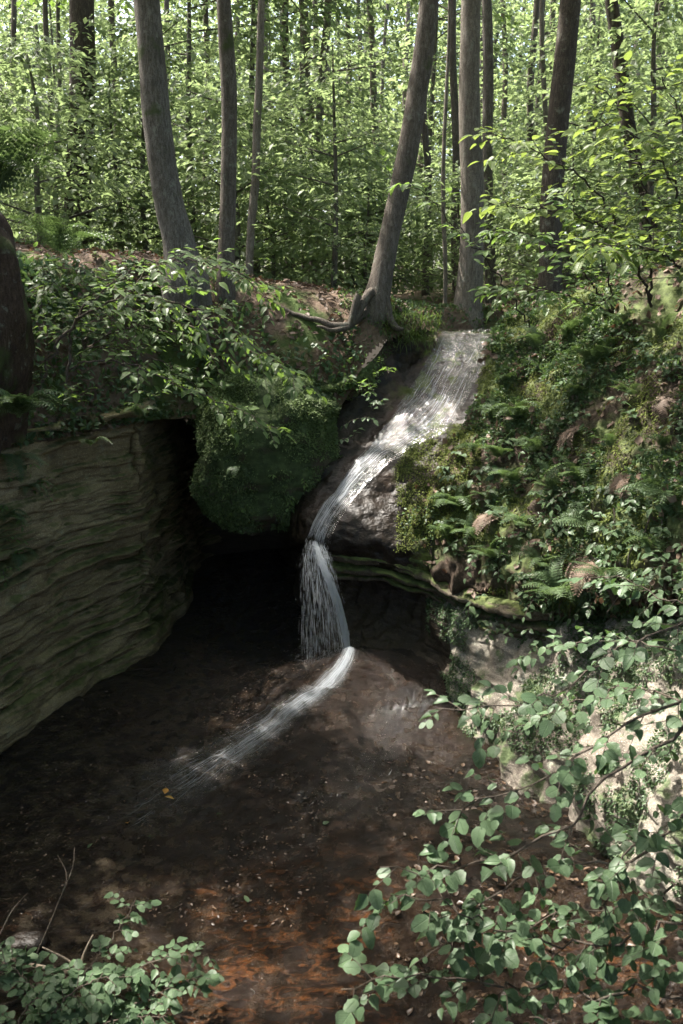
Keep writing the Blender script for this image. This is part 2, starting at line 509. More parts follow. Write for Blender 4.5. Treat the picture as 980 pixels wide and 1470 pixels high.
M['slide_water'] = water_material('slide_water', 0.44, 1.0, 1.0, 26.0, 1.0, (0.68, 0.71, 0.74))
M['veil_water'] = water_material('veil_water', 0.50, 0.95, 0.15, 60.0, 1.3)
def drop_material():
    m = NT('water_strand')
    a = m.pbr((0.66, 0.69, 0.72), 0.15, None, 0.5)
    b = m.n('ShaderNodeBsdfTranslucent', ins={'Color': (0.66, 0.69, 0.73)}).outputs[0]
    c = m.n('ShaderNodeBsdfTransparent').outputs[0]
    ab = m.n('ShaderNodeMixShader', ins={0: 0.4, 1: a, 2: b}).outputs[0]
    return m.done(m.n('ShaderNodeMixShader', ins={0: 0.40, 1: ab, 2: c}).outputs[0])
M['water_strand'] = drop_material()

# ------------------------------------------------------------------ ground: ravine bed
def rbf(points, smoothing=1e-4):
    pts = np.array(points, float)
    xy, z = pts[:, :2], pts[:, 2]
    d = np.linalg.norm(xy[:, None] - xy[None], axis=-1)
    n = len(pts)
    A = np.zeros((n + 3, n + 3))
    A[:n, :n] = -d + np.eye(n) * smoothing
    A[:n, n] = 1; A[:n, n + 1:] = xy
    A[n, :n] = 1; A[n + 1:, :n] = xy.T
    w = np.linalg.solve(A, np.concatenate([z, np.zeros(3)]))
    def f(x, y):
        x = np.asarray(x, float); y = np.asarray(y, float)
        out = w[n] + w[n + 1] * x + w[n + 2] * y
        for i in range(n):
            out = out - w[i] * np.sqrt((x - xy[i, 0]) ** 2 + (y - xy[i, 1]) ** 2 + 0.02)
        return out
    return f

bed_ctrl = [P(500, 930, 8.2), P(430, 1000, 7.7), P(530, 1060, 7.2), P(300, 1100, 7.0), P(100, 1150, 6.5), P(360, 1400, 4.75),
            P(700, 1300, 5.2), P(850, 1350, 4.9), P(330, 950, 9.3), P(280, 880, 10.5), P(420, 955, 9.0), P(600, 960, 8.2),
            P(600, 1040, 7.6), P(660, 1085, 7.3), P(760, 1140, 6.7), P(880, 1230, 5.7), P(0, 1090, 7.2), P(150, 1000, 8.2),
            P(230, 930, 9.4), P(450, 1180, 6.1), P(150, 1350, 5.0), P(600, 1200, 5.9), P(0, 1400, 4.7), P(380, 1050, 7.3),
            P(560, 1000, 7.75), P(500, 1000, 7.7),
            (-2.2, 12.2, 0.5), (-1, 12.5, 0.6), (0.2, 11, 0.6), (-4, 3.5, 0.1), (0, 3.6, 0.1), (2.2, 3.6, 0.5),
            (-3.5, 1.2, 1.2), (0, 1.0, 1.8), (2.6, 1.2, 2.0), (-4, -1.5, 2.4), (0, -1.5, 2.6), (4, -1.5, 3.2), (-6, 4, 0.3), (4.5, 5, 1.0)]
bed_rbf = rbf(bed_ctrl)

def bed_z(x, y):
    x = np.asarray(x, float); y = np.asarray(y, float)
    p = np.stack([x, y, np.zeros_like(x)], -1)
    c, s = math.cos(math.radians(-38)), math.sin(math.radians(-38))
    pr = np.stack([(x * c - y * s) * 1.1, (x * s + y * c) * 3.6, np.zeros_like(x)], -1)
    z = bed_rbf(x, y) + 0.05 * fbm(p * 1.3, 3, 3) + 0.045 * fbm(pr, 4, 5) + 0.018 * fbm(p * 9, 3, 8)
    # a low worn shelf under the right hand wall
    q = bed_rbf(x, y) + 0.05 * fbm(p * 0.9, 2, 9)
    return z + 0.05 * smooth(0.02, 0.10, (q * 3.3) % 1.0 - 0.5) * 0.6

nx, ny = 420, 640
gx, gy = np.meshgrid(np.linspace(-5.6, 4.6, nx), np.linspace(-1.6, 12.9, ny))
bed_V = np.stack([gx, gy, bed_z(gx, gy)], -1)
tag(add('streambed', make_mesh('streambed', bed_V.reshape(-1, 3), grid_faces(ny, nx), M['wet_floor'])), kind='structure')

# ------------------------------------------------------------------ ground: forest floor above the ravine
flo_ctrl = [P(325, 410, 10.5), P(545, 430, 10.3), P(400, 425, 10.3), P(480, 485, 9.9), P(380, 515, 9.75), P(330, 560, 9.5), P(450, 555, 9.5),
            P(560, 478, 10.2), P(600, 450, 10.8), P(520, 530, 9.75), P(250, 365, 9.8), P(230, 560, 9.35), P(100, 590, 8.3), P(0, 625, 7.3), P(100, 480, 9.0),
            P(0, 540, 7.5), P(20, 420, 7.8), P(150, 400, 9.6), P(-250, 640, 5.6), P(-250, 450, 6.2),
            (-6, 10, 5.0), (-10, 4, 5.0), (-6, 4, 4.4), (-12, 18, 5.0), (0, 14, 4.1), (-4, 14, 4.5), (6, 14, 5.2), (12, 20, 5.2), (0, 22, 4.2), (0, 32, 4.6), (-14, 32, 5.2),
            (14, 34, 5.6), (2.2, 12.5, 4.0), (4, 12.5, 4.4), (4.5, 9.5, 4.9), (6, 7, 5.2), (6.5, 3, 4.8), (6.5, -3, 4.0), (-7, -3, 3.4), (0, -4, 2.7), (0, -12, 2.8), (15, 0, 6), (-16, 0, 5)]
flo_rbf = rbf(flo_ctrl, 0.02)
CREEK = np.array([(1.42, 10.2), (1.44, 10.75), (1.9, 11.05), (3.0, 11.1), (4.5, 10.9), (7, 11.0)])
CREEK_Z = 3.84

def seg_dist(x, y, line):
    d = np.full(np.shape(x), 1e9)
    for a, b in zip(line[:-1], line[1:]):
        ab = b - a
        t = np.clip(((x - a[0]) * ab[0] + (y - a[1]) * ab[1]) / (ab @ ab), 0, 1)
        d = np.minimum(d, np.hypot(x - a[0] - t * ab[0], y - a[1] - t * ab[1]))
    return d

def floor_z(x, y):
    x = np.asarray(x, float); y = np.asarray(y, float)
    p = np.stack([x, y, np.zeros_like(x)], -1)
    r = np.hypot(x, y - 8)
    z = flo_rbf(x, y)
    z = np.where(r > 26, 4.6 + (z - 4.6) * np.exp(-(r - 26) / 20), z)
    z = z + 0.10 * fbm(p * 0.9, 3, 21) + 0.05 * fbm(p * 3.5, 3, 22) + 0.35 * fbm(p * 0.12, 2, 23) * smooth(12, 24, r)
    z = np.minimum(z, CREEK_Z - 0.08 + 1.4 * np.maximum(seg_dist(x, y, CREEK[1:]) - 0.30, 0) ** 0.8)
    return z

HOLE = np.array([(-5.5, -1.5), (-4.4, 4.6), (-3.2, 7.2), (-2.68, 8.4), (-2.22, 9.3), (-2.0, 9.75), (-1.6, 9.8), (-1.45, 9.65), (-1.15, 9.5), (-0.7, 9.45),
                 (-0.25, 9.5), (0.1, 9.75), (0.5, 10.15), (1.08, 10.62), (1.42, 10.7), (1.78, 10.62), (2.3, 10.5), (3.5, 9.9), (4.3, 8.6), (4.6, 6), (4.6, -1.5)])
def in_poly(x, y, poly):
    ins = np.zeros(np.shape(x), bool)
    j = len(poly) - 1
    for i in range(len(poly)):
        xi, yi = poly[i]; xj, yj = poly[j]
        c = ((yi > y) != (yj > y)) & (x < (xj - xi) * (y - yi) / (yj - yi + 1e-12) + xi)
        ins ^= c
        j = i
    return ins

fx = np.concatenate([-np.geomspace(150, 6.2, 40), np.linspace(-6, 6, 300), np.geomspace(6.2, 150, 40)])
fy = np.concatenate([-np.geomspace(120, 2, 30), np.linspace(-1.8, 6, 90), np.linspace(6.05, 13, 190), np.geomspace(13.1, 150, 70)])
FX, FY = np.meshgrid(fx, fy)
FV = np.stack([FX, FY, floor_z(FX, FY)], -1)
edge = seg_dist(FX, FY, np.vstack([HOLE, HOLE[:1]]))
wedge = np.exp(-(edge / 0.30) ** 2) * smooth(0.3, -0.2, FX) * smooth(2.5, 3.5, FY)
FV[..., 2] = FV[..., 2] * (1 - wedge) + 3.06 * wedge
FV[..., 2] -= 0.15 * np.exp(-(edge / 0.10) ** 2) * (FY > 3)
FF = grid_faces(len(fy), len(fx))
cen = FV.reshape(-1, 3)[FF].mean(1)
FF = FF[~in_poly(cen[:, 0], cen[:, 1], HOLE)]
tag(add('forest_floor', make_mesh('forest_floor', FV.reshape(-1, 3), FF, M['forest_soil'])), kind='structure')

# ------------------------------------------------------------------ rocks
srng = np.random.default_rng(5)
LAYER_B = np.cumsum(srng.choice([0.025, 0.04, 0.07, 0.11, 0.17, 0.26], 200, p=[.2, .22, .2, .16, .12, .10])) - 1.0
LAYER_O = srng.uniform(-1, 1, 201)
def strata(V, amp=0.05, warp=0.07, seed=0, tilt=(0.0, 0.0), zs=1.0, sharp=0.3, deep=0.0):
    z = zs * V[..., 2] + warp * fbm(V * np.array((0.9, 0.9, 1.2)), 3, seed) + 0.02 * fbm(V * np.array((4, 4, 6)), 2, seed + 4) + tilt[0] * V[..., 0] + tilt[1] * V[..., 1]
    i = np.clip(np.searchsorted(LAYER_B, z), 1, len(LAYER_B) - 1)
    t = (z - LAYER_B[i - 1]) / (LAYER_B[i] - LAYER_B[i - 1])
    lo, hi = LAYER_O[i - 1], LAYER_O[i]
    q = np.stack([V[..., 0] * 1.4, V[..., 1] * 1.4, i * 7.3], -1)
    o = LAYER_O[i] + 0.9 * vnoise(q, seed + 9) + 0.5 * vnoise(q * np.array((4, 4, 1)), seed + 11)
    q2 = np.stack([V[..., 0] * 1.4, V[..., 1] * 1.4, (i - 1) * 7.3], -1)
    o2 = LAYER_O[i - 1] + 0.9 * vnoise(q2, seed + 9) + 0.5 * vnoise(q2 * np.array((4, 4, 1)), seed + 11)
    k = smooth(0.0, sharp, t)
    round_edge = -0.5 * smooth(0.8, 1.0, t)
    groove = -deep * np.exp(-(t / 0.16) ** 2) * np.clip(0.4 + 1.4 * vnoise(q * np.array((1.6, 1.6, 1)), seed + 13), 0, 1.5)
    return amp * (o2 * (1 - k) + o * k + round_edge + groove)

def displaced(G, disp, toward):
    n = surf_normals(G)
    s = np.sign(np.mean(np.sum(n * (np.asarray(toward) - G), -1)))
    return G + n * s * disp[..., None], n * s

def rock_thing(name, label, V, mat, category='rock', partname='rock_face'):
    base = V.reshape(-1, 3)
    b = np.array((base[:, 0].mean(), base[:, 1].mean(), base[:, 2].min()))
    t = thing(name, b, label, category)
    nr, nc = V.shape[:2]
    part(partname, base, grid_faces(nr, nc), mat, t)
    return t

# left cliff: a plan line swept from the foot to the ledge
plan = cr(np.array([(-5.6, 0.0, 0), (-4.3, 4.6, 0), (-3.1, 7.15, 0), (-2.6, 8.35, 0), (-2.12, 9.25, 0), (-2.07, 9.5, 0), (-2.01, 10.1, 0), (-1.92, 10.8, 0), (-2.05, 11.9, 0), (-1.8, 12.6, 0), (-0.9, 12.9, 0), (0.3, 12.5, 0)]), 640)
zs = np.concatenate([[-0.5], np.linspace(-0.15, 3.10, 330), [3.14, 3.15, 3.13]])
inset = np.concatenate([[0.5], np.interp(np.linspace(-0.15, 3.10, 330), [-0.15, 0.10, 0.22, 0.30, 0.55, 0.62, 1.2, 2.2, 2.75, 2.85, 3.1], [0.45, 0.40, 0.10, 0.0, -0.02, 0.07, 0.10, 0.08, 0.14, 0.10, 0.03]), [0.12, 0.4, 0.9]])
tang = np.gradient(plan, axis=0); tang /= np.linalg.norm(tang, axis=1, keepdims=True)
inw = np.stack([-tang[:, 1], tang[:, 0], np.zeros(len(plan))], 1)     # into the rock (left of the walking direction)
G = plan[None] + inw[None] * inset[:, None, None]
G[..., 2] = zs[:, None]
G[..., 2] += 0.05 * np.sin(plan[:, 1] * 1.3)[None] * smooth(2.5, 3.0, zs)[:, None]
wgt = smooth(3.16, 3.0, G[..., 2])
d = (strata(G, 0.045, 0.12, 31, (0.0, -0.02), 1.1, 0.12, 1.6) * (0.55 + 1.2 * np.abs(fbm(G * 1.3, 2, 36))) + strata(G, 0.026, 0.2, 37, (0.05, -0.06), 2.1, 0.25, 1.6) * (0.4 + 1.6 * np.clip(fbm(G * 1.7, 2, 38), 0, 1))) * wgt * np.interp(G[..., 2], [0.2, 0.55, 0.7, 2.0, 2.4, 3.1], [0.4, 0.4, 1.2, 1.2, 0.5, 0.6]) \
    + 0.16 * fbm(G * 0.9, 3, 33) + 0.05 * fbm(G * np.array((3, 3, 6)), 4, 34) + 0.012 * fbm(G * 16, 3, 35)
cliff_V, cliff_N = displaced(G, d, (0, 6, 2))
cliff = rock_thing('sandstone_cliff', 'tall layered sandstone wall with thin ragged strata left of the dark cave', cliff_V, M['sandstone'], 'cliff')

# mossy boulder hanging over the cave mouth
def superblob(c, h, e1, e2, nu, nv, seed, amp):
    th = np.linspace(-math.pi / 2, math.pi / 2, nv)
    ph = np.linspace(-math.pi, math.pi, nu)
    sg = lambda v, e: np.sign(v) * np.abs(v) ** e
    TH, PH = np.meshgrid(th, ph, indexing='ij')
    V = np.stack([sg(np.cos(TH), e1) * sg(np.cos(PH), e2), sg(np.cos(TH), e1) * sg(np.sin(PH), e2), sg(np.sin(TH), e1)], -1)
    n = V / (np.linalg.norm(V, axis=-1, keepdims=True) + 1e-9)
    W = V * np.array(h) + np.array(c)
    s = fbm(W * 1.6, 4, seed) * amp + fbm(W * 7, 3, seed + 3) * amp * 0.25
    W = W + n * s[..., None]
    W[:, -1] = W[:, 0]
    return W, n
blob_V, blob_N = superblob((-0.80, 10.15, 2.52), (0.78, 1.02, 0.84), 0.6, 0.5, 260, 180, 41, 0.26)
# tuck the lower right flank back, so the outline rounds off towards the fall
blob_V[..., 2] += 0.12 * strata(blob_V, 1.0, 0.05, 43) * 0.25 * smooth(2.2, 1.8, blob_V[..., 2])
boulder = rock_thing('mossy_boulder', 'rounded boulder under thick green moss overhanging the dark cave mouth', blob_V, M['moss_rock'], 'boulder', 'rock_body')

# stream chute: bed rock from the lip to the edge of the fall, columns run from the left cut bank to the right bank
chute_rows = [
    [(600, 452, 11.3), (622, 470, 11.3), (640, 474, 11.3), (670, 475, 11.3), (703, 475, 11.3), (735, 470, 11.3)],
    [(585, 455, 10.8), (618, 470, 10.7), (636, 480, 10.6), (668, 484, 10.55), (703, 484, 10.5), (730, 478, 10.4)],
    [(562, 478, 10.45), (588, 520, 10.3), (612, 533, 10.2), (648, 534, 10.15), (688, 532, 10.05), (720, 533, 9.9)],
    [(545, 505, 10.2), (565, 565, 10.02), (580, 584, 9.9), (622, 583, 9.8), (664, 585, 9.7), (700, 590, 9.5)],
    [(520, 545, 10.0), (540, 602, 9.78), (560, 614, 9.6), (600, 617, 9.5), (648, 622, 9.4), (680, 640, 9.2)],
    [(485, 585, 9.8), (504, 640, 9.45), (522, 657, 9.3), (550, 662, 9.2), (590, 672, 9.1), (640, 700, 8.9)],
    [(455, 640, 9.5), (472, 690, 9.15), (492, 698, 9.05), (515, 706, 8.95), (560, 722, 8.85), (620, 745, 8.7)],
    [(425, 715, 9.25), (442, 735, 8.95), (462, 743, 8.8), (484, 752, 8.7), (545, 765, 8.6), (620, 785, 8.5)],
    [(420, 755, 9.15), (432, 765, 8.9), (452, 773, 8.75), (474, 780, 8.65), (545, 790, 8.55), (620, 808, 8.45)],
    [(420, 780, 9.2), (432, 786, 9.0), (455, 792, 8.9), (475, 800, 8.82), (545, 815, 8.70), (620, 832, 8.58)],
    [(420, 790, 10.0), (432, 795, 9.9), (460, 800, 9.8), (480, 806, 9.7), (545, 822, 9.5), (620, 838, 9.2)],
]
chute_C = np.array([[P(*p) for p in r] for r in chute_rows])
CH = surf(chute_C, 300, 170)
chn = surf_normals(CH)
if chn[100, 80, 2] < 0: chn = -chn
vv = np.linspace(0, 1, 300)[:, None]
dch = 0.05 * fbm(CH * 2.2, 4, 51) + 0.02 * fbm(CH * 8, 3, 52) + 0.05 * np.abs(fbm(CH * np.array((3, 2, 3)), 3, 54))
CHV = CH + chn * dch[..., None]
chute = rock_thing('waterfall_ledge', 'wet dark rock chute and jutting lip that the stream pours over', CHV, M['wet_rock'], 'rock ledge')

# right bank: steep earth and moss slope, columns from the stream side to beyond the frame
bank_cols = [
    [(716, 474, 11.4), (708, 482, 10.5), (692, 545, 9.9), (668, 610, 9.45), (592, 690, 9.02), (568, 752, 8.72), (580, 800, 8.5), (590, 824, 8.62), (590, 828, 9.1)],
    [(745, 455, 11.4), (728, 470, 10.4), (738, 550, 9.5), (726, 635, 8.95), (704, 715, 8.5), (684, 785, 8.25), (664, 836, 8.1), (662, 856, 8.25), (662, 862, 8.75)],
    [(815, 428, 11.3), (792, 445, 10.1), (804, 535, 8.95), (804, 635, 8.3), (794, 725, 7.75), (784, 800, 7.42), (772, 858, 7.3), (770, 878, 7.5), (770, 882, 8.0)],
    [(905, 395, 10.9), (872, 412, 9.6), (884, 512, 8.3), (884, 615, 7.55), (882, 715, 6.95), (880, 800, 6.65), (876, 858, 6.55), (878, 878, 6.75), (880, 882, 7.3)],
    [(1010, 350, 10.3), (962, 372, 9.1), (975, 490, 7.7), (978, 605, 6.85), (977, 715, 6.25), (976, 805, 5.95), (976, 868, 5.85), (980, 886, 6.05), (985, 890, 6.6)],
    [(1140, 300, 9.8), (1085, 325, 8.6), (1098, 470, 7.1), (1102, 595, 6.2), (1102, 715, 5.6), (1100, 815, 5.25), (1100, 885, 5.15), (1105, 900, 5.3), (1110, 905, 5.9)],
    [(1420, 230, 8.6), (1330, 260, 7.4), (1340, 430, 6.0), (1345, 580, 5.1), (1345, 720, 4.5), (1345, 850, 4.2), (1345, 930, 4.1), (1350, 945, 4.3), (1355, 950, 4.9)],
]
bank_C = np.array([[P(*p) for p in c] for c in bank_cols]).transpose(1, 0, 2)
BK = surf(bank_C, 330, 330)
hb = 0.16 * fbm(BK * 1.5, 4, 61) + 0.07 * fbm(BK * 5, 3, 62) + 0.025 * fbm(BK * 17, 3, 63)
vb = np.linspace(0, 1, 330)[:, None]
# soil slumps: small vertical lobes hanging over the lower edge
lob = np.abs(fbm(BK * np.array((5, 5, 0.9)), 3, 64))
hb = hb - 0.22 * lob * smooth(0.45, 0.75, vb)
BKV, BKN = displaced(BK, hb, (-2, 4, 6))
tag(add('earth_bank', make_mesh('earth_bank', BKV.reshape(-1, 3), grid_faces(330, 330), M['bank_soil'])), kind='structure')

# lower right wall under the bank
low_cols = [
    [(400, 790, 12.6), (400, 795, 12.4), (400, 850, 12.2), (400, 905, 11.6), (400, 920, 11.3)],
    [(450, 790, 10.4), (450, 800, 10.2), (450, 850, 10.0), (452, 915, 9.5), (455, 935, 9.3)],
    [(520, 812, 9.6), (520, 822, 9.3), (520, 870, 9.15), (525, 925, 8.75), (528, 955, 8.55)],
    [(590, 826, 9.2), (590, 840, 8.9), (590, 890, 8.72), (592, 960, 8.35), (594, 1010, 8.0)],
    [(630, 852, 8.8), (640, 872, 8.25), (638, 930, 8.08), (645, 1010, 7.85), (650, 1075, 7.55)],
    [(690, 868, 8.3), (700, 885, 7.85), (700, 950, 7.65), (705, 1040, 7.35), (708, 1105, 7.05)],
    [(780, 872, 7.9), (790, 890, 7.35), (790, 960, 7.1), (790, 1060, 6.75), (795, 1150, 6.4)],
    [(880, 876, 7.2), (882, 895, 6.75), (885, 980, 6.4), (885, 1090, 6.0), (888, 1220, 5.6)],
    [(980, 880, 6.5), (982, 900, 6.05), (982, 1010, 5.7), (985, 1140, 5.3), (988, 1310, 4.9)],
    [(1150, 890, 5.7), (1152, 910, 5.2), (1152, 1060, 4.8), (1155, 1210, 4.4), (1160, 1430, 4.0)],
    [(1500, 930, 4.4), (1502, 950, 4.0), (1502, 1150, 3.6), (1505, 1310, 3.2), (1510, 1630, 2.8)],
]
low_C = np.array([[P(*p) for p in c] for c in low_cols]).transpose(1, 0, 2)
low_C = np.concatenate([low_C, low_C[-1:] + np.array((0, 0, -0.5))])
LW = surf(low_C, 240, 460)
hl = 0.20 * fbm(LW * 1.5, 4, 71) + 0.05 * fbm(LW * 5, 4, 72) + 0.015 * fbm(LW * 18, 3, 74) + strata(LW, 0.012, 0.2, 73, (0.08, 0.0))
hl = hl - 0.06 * np.abs(fbm(LW * np.array((4.5, 4.5, 0.6)), 3, 75)) * 2
# the foot of the wall is washed out in places
LWV, LWN = displaced(LW, hl, (-1, 4, 3))
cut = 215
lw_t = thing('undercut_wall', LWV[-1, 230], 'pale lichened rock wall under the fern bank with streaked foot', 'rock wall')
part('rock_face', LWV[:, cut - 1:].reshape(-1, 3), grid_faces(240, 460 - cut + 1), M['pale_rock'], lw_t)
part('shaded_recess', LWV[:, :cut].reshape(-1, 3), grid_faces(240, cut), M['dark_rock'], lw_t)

# layered ledge under the chute lip and the foot of the bank: an angular stepped profile swept along the lip
lip = cr(np.array([P(462, 786, 8.86), P(500, 796, 8.74), P(550, 800, 8.62), P(600, 816, 8.52), P(645, 838, 8.28), P(690, 856, 7.98), P(740, 868, 7.6), P(800, 876, 7.25)]), 300)
lt = np.gradient(lip, axis=0); lt[:, 2] = 0; lt /= np.linalg.norm(lt, axis=1, keepdims=True)
lo = np.stack([lt[:, 1], -lt[:, 0], np.zeros(300)], 1)
prof = np.array([(-0.30, 0.03), (-0.02, 0.02), (0.05, 0.0), (0.07, -0.03), (0.06, -0.085), (0.0, -0.095), (-0.05, -0.10), (-0.04, -0.13), (0.01, -0.14), (0.03, -0.16), (0.02, -0.20), (-0.05, -0.21), (-0.07, -0.24), (-0.02, -0.25), (-0.02, -0.285), (-0.12, -0.30), (-0.45, -0.33)])
pr_s = np.concatenate([[0], np.cumsum(np.linalg.norm(np.diff(prof, axis=0), axis=1))])
pq = np.linspace(0, pr_s[-1], 110)
po, pz = np.interp(pq, pr_s, prof[:, 0]), np.interp(pq, pr_s, prof[:, 1])
step = 0.09 * fbm(np.stack([lip[:, 0] * 2.3, lip[:, 1] * 2.3, np.zeros(300)], 1), 3, 301)
LG = lip[None] + lo[None] * (po[:, None] + step[None])[..., None]
LG[..., 2] += pz[:, None] * (1.0 + 0.5 * fbm(np.stack([lip[:, 0] * 1.7, lip[:, 1] * 1.7, np.ones(300)], 1), 2, 302))[None]
pz_q = np.stack([np.broadcast_to(lip[None, :, 0] * 3.0, LG.shape[:2]), np.broadcast_to(lip[None, :, 1] * 3.0, LG.shape[:2]), np.broadcast_to(np.round(pz[:, None] * 12) * 5.3, LG.shape[:2])], -1)
LG = LG + lo[None] * (0.06 * vnoise(pz_q, 305) + 0.03 * vnoise(pz_q * np.array((4, 4, 1)), 306))[..., None] + np.array((0, 0, 1)) * (0.02 * fbm(LG * 6, 3, 307))[..., None] + lo[None] * (0.03 * fbm(LG * 9, 3, 308))[..., None]
rock_thing('layered_ledge', 'thin stepped sandstone ledge jutting under the chute and moss hump', LG, M['ledge_rock'], 'rock ledge')

# cave: back wall and roof behind the boulder
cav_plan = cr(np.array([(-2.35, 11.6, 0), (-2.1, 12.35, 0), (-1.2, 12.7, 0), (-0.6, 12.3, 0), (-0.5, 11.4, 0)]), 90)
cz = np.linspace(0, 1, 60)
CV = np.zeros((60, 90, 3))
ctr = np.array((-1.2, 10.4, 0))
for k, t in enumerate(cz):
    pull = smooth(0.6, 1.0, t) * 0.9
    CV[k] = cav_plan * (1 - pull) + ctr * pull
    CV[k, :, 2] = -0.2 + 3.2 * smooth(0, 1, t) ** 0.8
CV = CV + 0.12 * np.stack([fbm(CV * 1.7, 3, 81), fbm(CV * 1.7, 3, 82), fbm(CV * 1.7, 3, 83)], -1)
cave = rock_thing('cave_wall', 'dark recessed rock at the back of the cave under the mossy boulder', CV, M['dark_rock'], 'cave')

# block of the bank above the boulder: dark soil face hanging between boulder and forest floor
sb_ctrl = np.array([[P(270, 548, 10.1), P(330, 546, 9.85), P(400, 546, 9.8), P(470, 544, 9.8), P(525, 525, 9.95), P(565, 480, 10.45)],
                    [P(270, 570, 9.95), P(330, 566, 9.72), P(400, 564, 9.65), P(470, 560, 9.68), P(525, 545, 9.85), P(568, 510, 10.35)],
                    [P(270, 580, 10.1), P(330, 585, 10.0), P(400, 585, 9.95), P(470, 590, 9.95), P(520, 590, 10.0), P(560, 570, 10.2)],
                    [P(270, 610, 10.4), P(330, 620, 10.3), P(400, 620, 10.3), P(470, 640, 10.2), P(515, 660, 10.0), P(550, 640, 10.1)]])
SBV = surf(sb_ctrl, 60, 140)
SBV = displaced(SBV, 0.08 * fbm(SBV * 3, 4, 91) + 0.03 * fbm(SBV * 10, 3, 92), (0, 4, 4))[0]
tag(add('soil_face', make_mesh('soil_face', SBV.reshape(-1, 3), grid_faces(60, 140), M['bank_soil'])), kind='structure')

# ------------------------------------------------------------------ water
# upper pool and creek behind the lip
cl = cr(np.array([(x, y, CREEK_Z) for x, y in CREEK[1:]]), 60)
ct = np.gradient(cl, axis=0); ct /= np.linalg.norm(ct, axis=1, keepdims=True)
cn = np.stack([-ct[:, 1], ct[:, 0], np.zeros(60)], 1)
us = np.linspace(-0.42, 0.42, 14)
CW = cl[:, None] + cn[:, None] * us[None, :, None]
CW[..., 2] += 0.006 * fbm(CW * 6, 2, 95)
tag(add('creek', make_mesh('creek', CW.reshape(-1, 3), grid_faces(60, 14), M['stream_water'], True,
    {'u': np.tile(us, 60), 'v': np.repeat(np.linspace(0, 8, 60), 14), 'dens': np.full(60 * 14, 0.15), 'fade': np.ones(60 * 14)})), kind='structure')

# water running down the chute: follows the bed a little above it
rowsN, colsN = 300, 170
v0, v1 = int(300 * 0.085), None
# arc-length rows: find the row index of each control row
segl = np.linalg.norm(np.diff(chute_C, axis=0), axis=-1).mean(1); cum = np.concatenate([[0], np.cumsum(segl)]) / segl.sum()
csegl = np.linalg.norm(np.diff(CH[150][None].transpose(1, 0, 2)[:, 0], axis=0), axis=-1)
def row_of(k): return cum[k] * (rowsN - 1)
edge_row = int(row_of(8))
r0 = int(row_of(1)) - 6
# columns of the wet strip, as control-column positions (1 = left edge, 4 = right)
wl = np.interp(np.arange(rowsN), [row_of(k) for k in range(11)], [2.0, 1.9, 1.8, 1.75, 1.8, 1.8, 1.75, 1.6, 1.5, 1.5, 1.5])
wr = np.interp(np.arange(rowsN), [row_of(k) for k in range(11)], [4.0, 4.05, 4.1, 4.05, 3.75, 3.35, 3.1, 3.0, 3.0, 3.0, 3.0])
g0 = cr(chute_C, rowsN)                       # rows x 6 control columns
ccum = []
colw = np.linalg.norm(np.diff(g0, axis=1), axis=-1).mean(0); ccum = np.concatenate([[0], np.cumsum(colw)]) / colw.sum()
def col_pos(c): return np.interp(c, np.arange(6), ccum) * (colsN - 1)
rows = np.arange(r0, edge_row + 2)
NU = 44
SW = np.zeros((len(rows), NU, 3)); dens = np.zeros((len(rows), NU))
for a, r in enumerate(rows):
    cc = np.linspace(col_pos(wl[r]), col_pos(wr[r]), NU)
    i = np.clip(cc.astype(int), 0, colsN - 2); t = (cc - i)[:, None]
    base = CHV[r, i] * (1 - t) + CHV[r, i + 1] * t
    nn = chn[r, i]
    q = np.linspace(0, 1, NU)
    SW[a] = base + nn * (0.004 + 0.030 * np.sin(np.pi * q) ** 0.6)[:, None]
    vfrac = (r - r0) / (edge_row - r0)
    core = np.exp(-((q - (0.30 + 0.12 * math.sin(vfrac * 9))) / 0.34) ** 2)
    dens[a] = np.clip((0.12 + 0.95 * core) * np.interp(vfrac, [0, 0.12, 0.25, 0.4, 0.55, 0.75, 1], [0.03, 0.07, 0.5, 0.9, 0.9, 1.0, 0.9]), 0, 1) * np.clip(np.sin(np.pi * q) * 4, 0, 1)
SW += (0.012 * fbm(SW * np.array((9, 5, 5)), 3, 97))[..., None] * np.array((0, -0.4, 1))
vl = np.concatenate([[0], np.cumsum(np.linalg.norm(np.diff(SW[:, NU // 2], axis=0), axis=1))])
stream = tag(add('stream', make_mesh('stream', SW.reshape(-1, 3), grid_faces(len(rows), NU), M['stream_water'], True,
    {'u': np.tile(np.linspace(0, 1, NU), len(rows)), 'v': np.repeat(vl, NU), 'dens': dens.ravel(), 'fade': np.ones(dens.size)})), kind='structure')

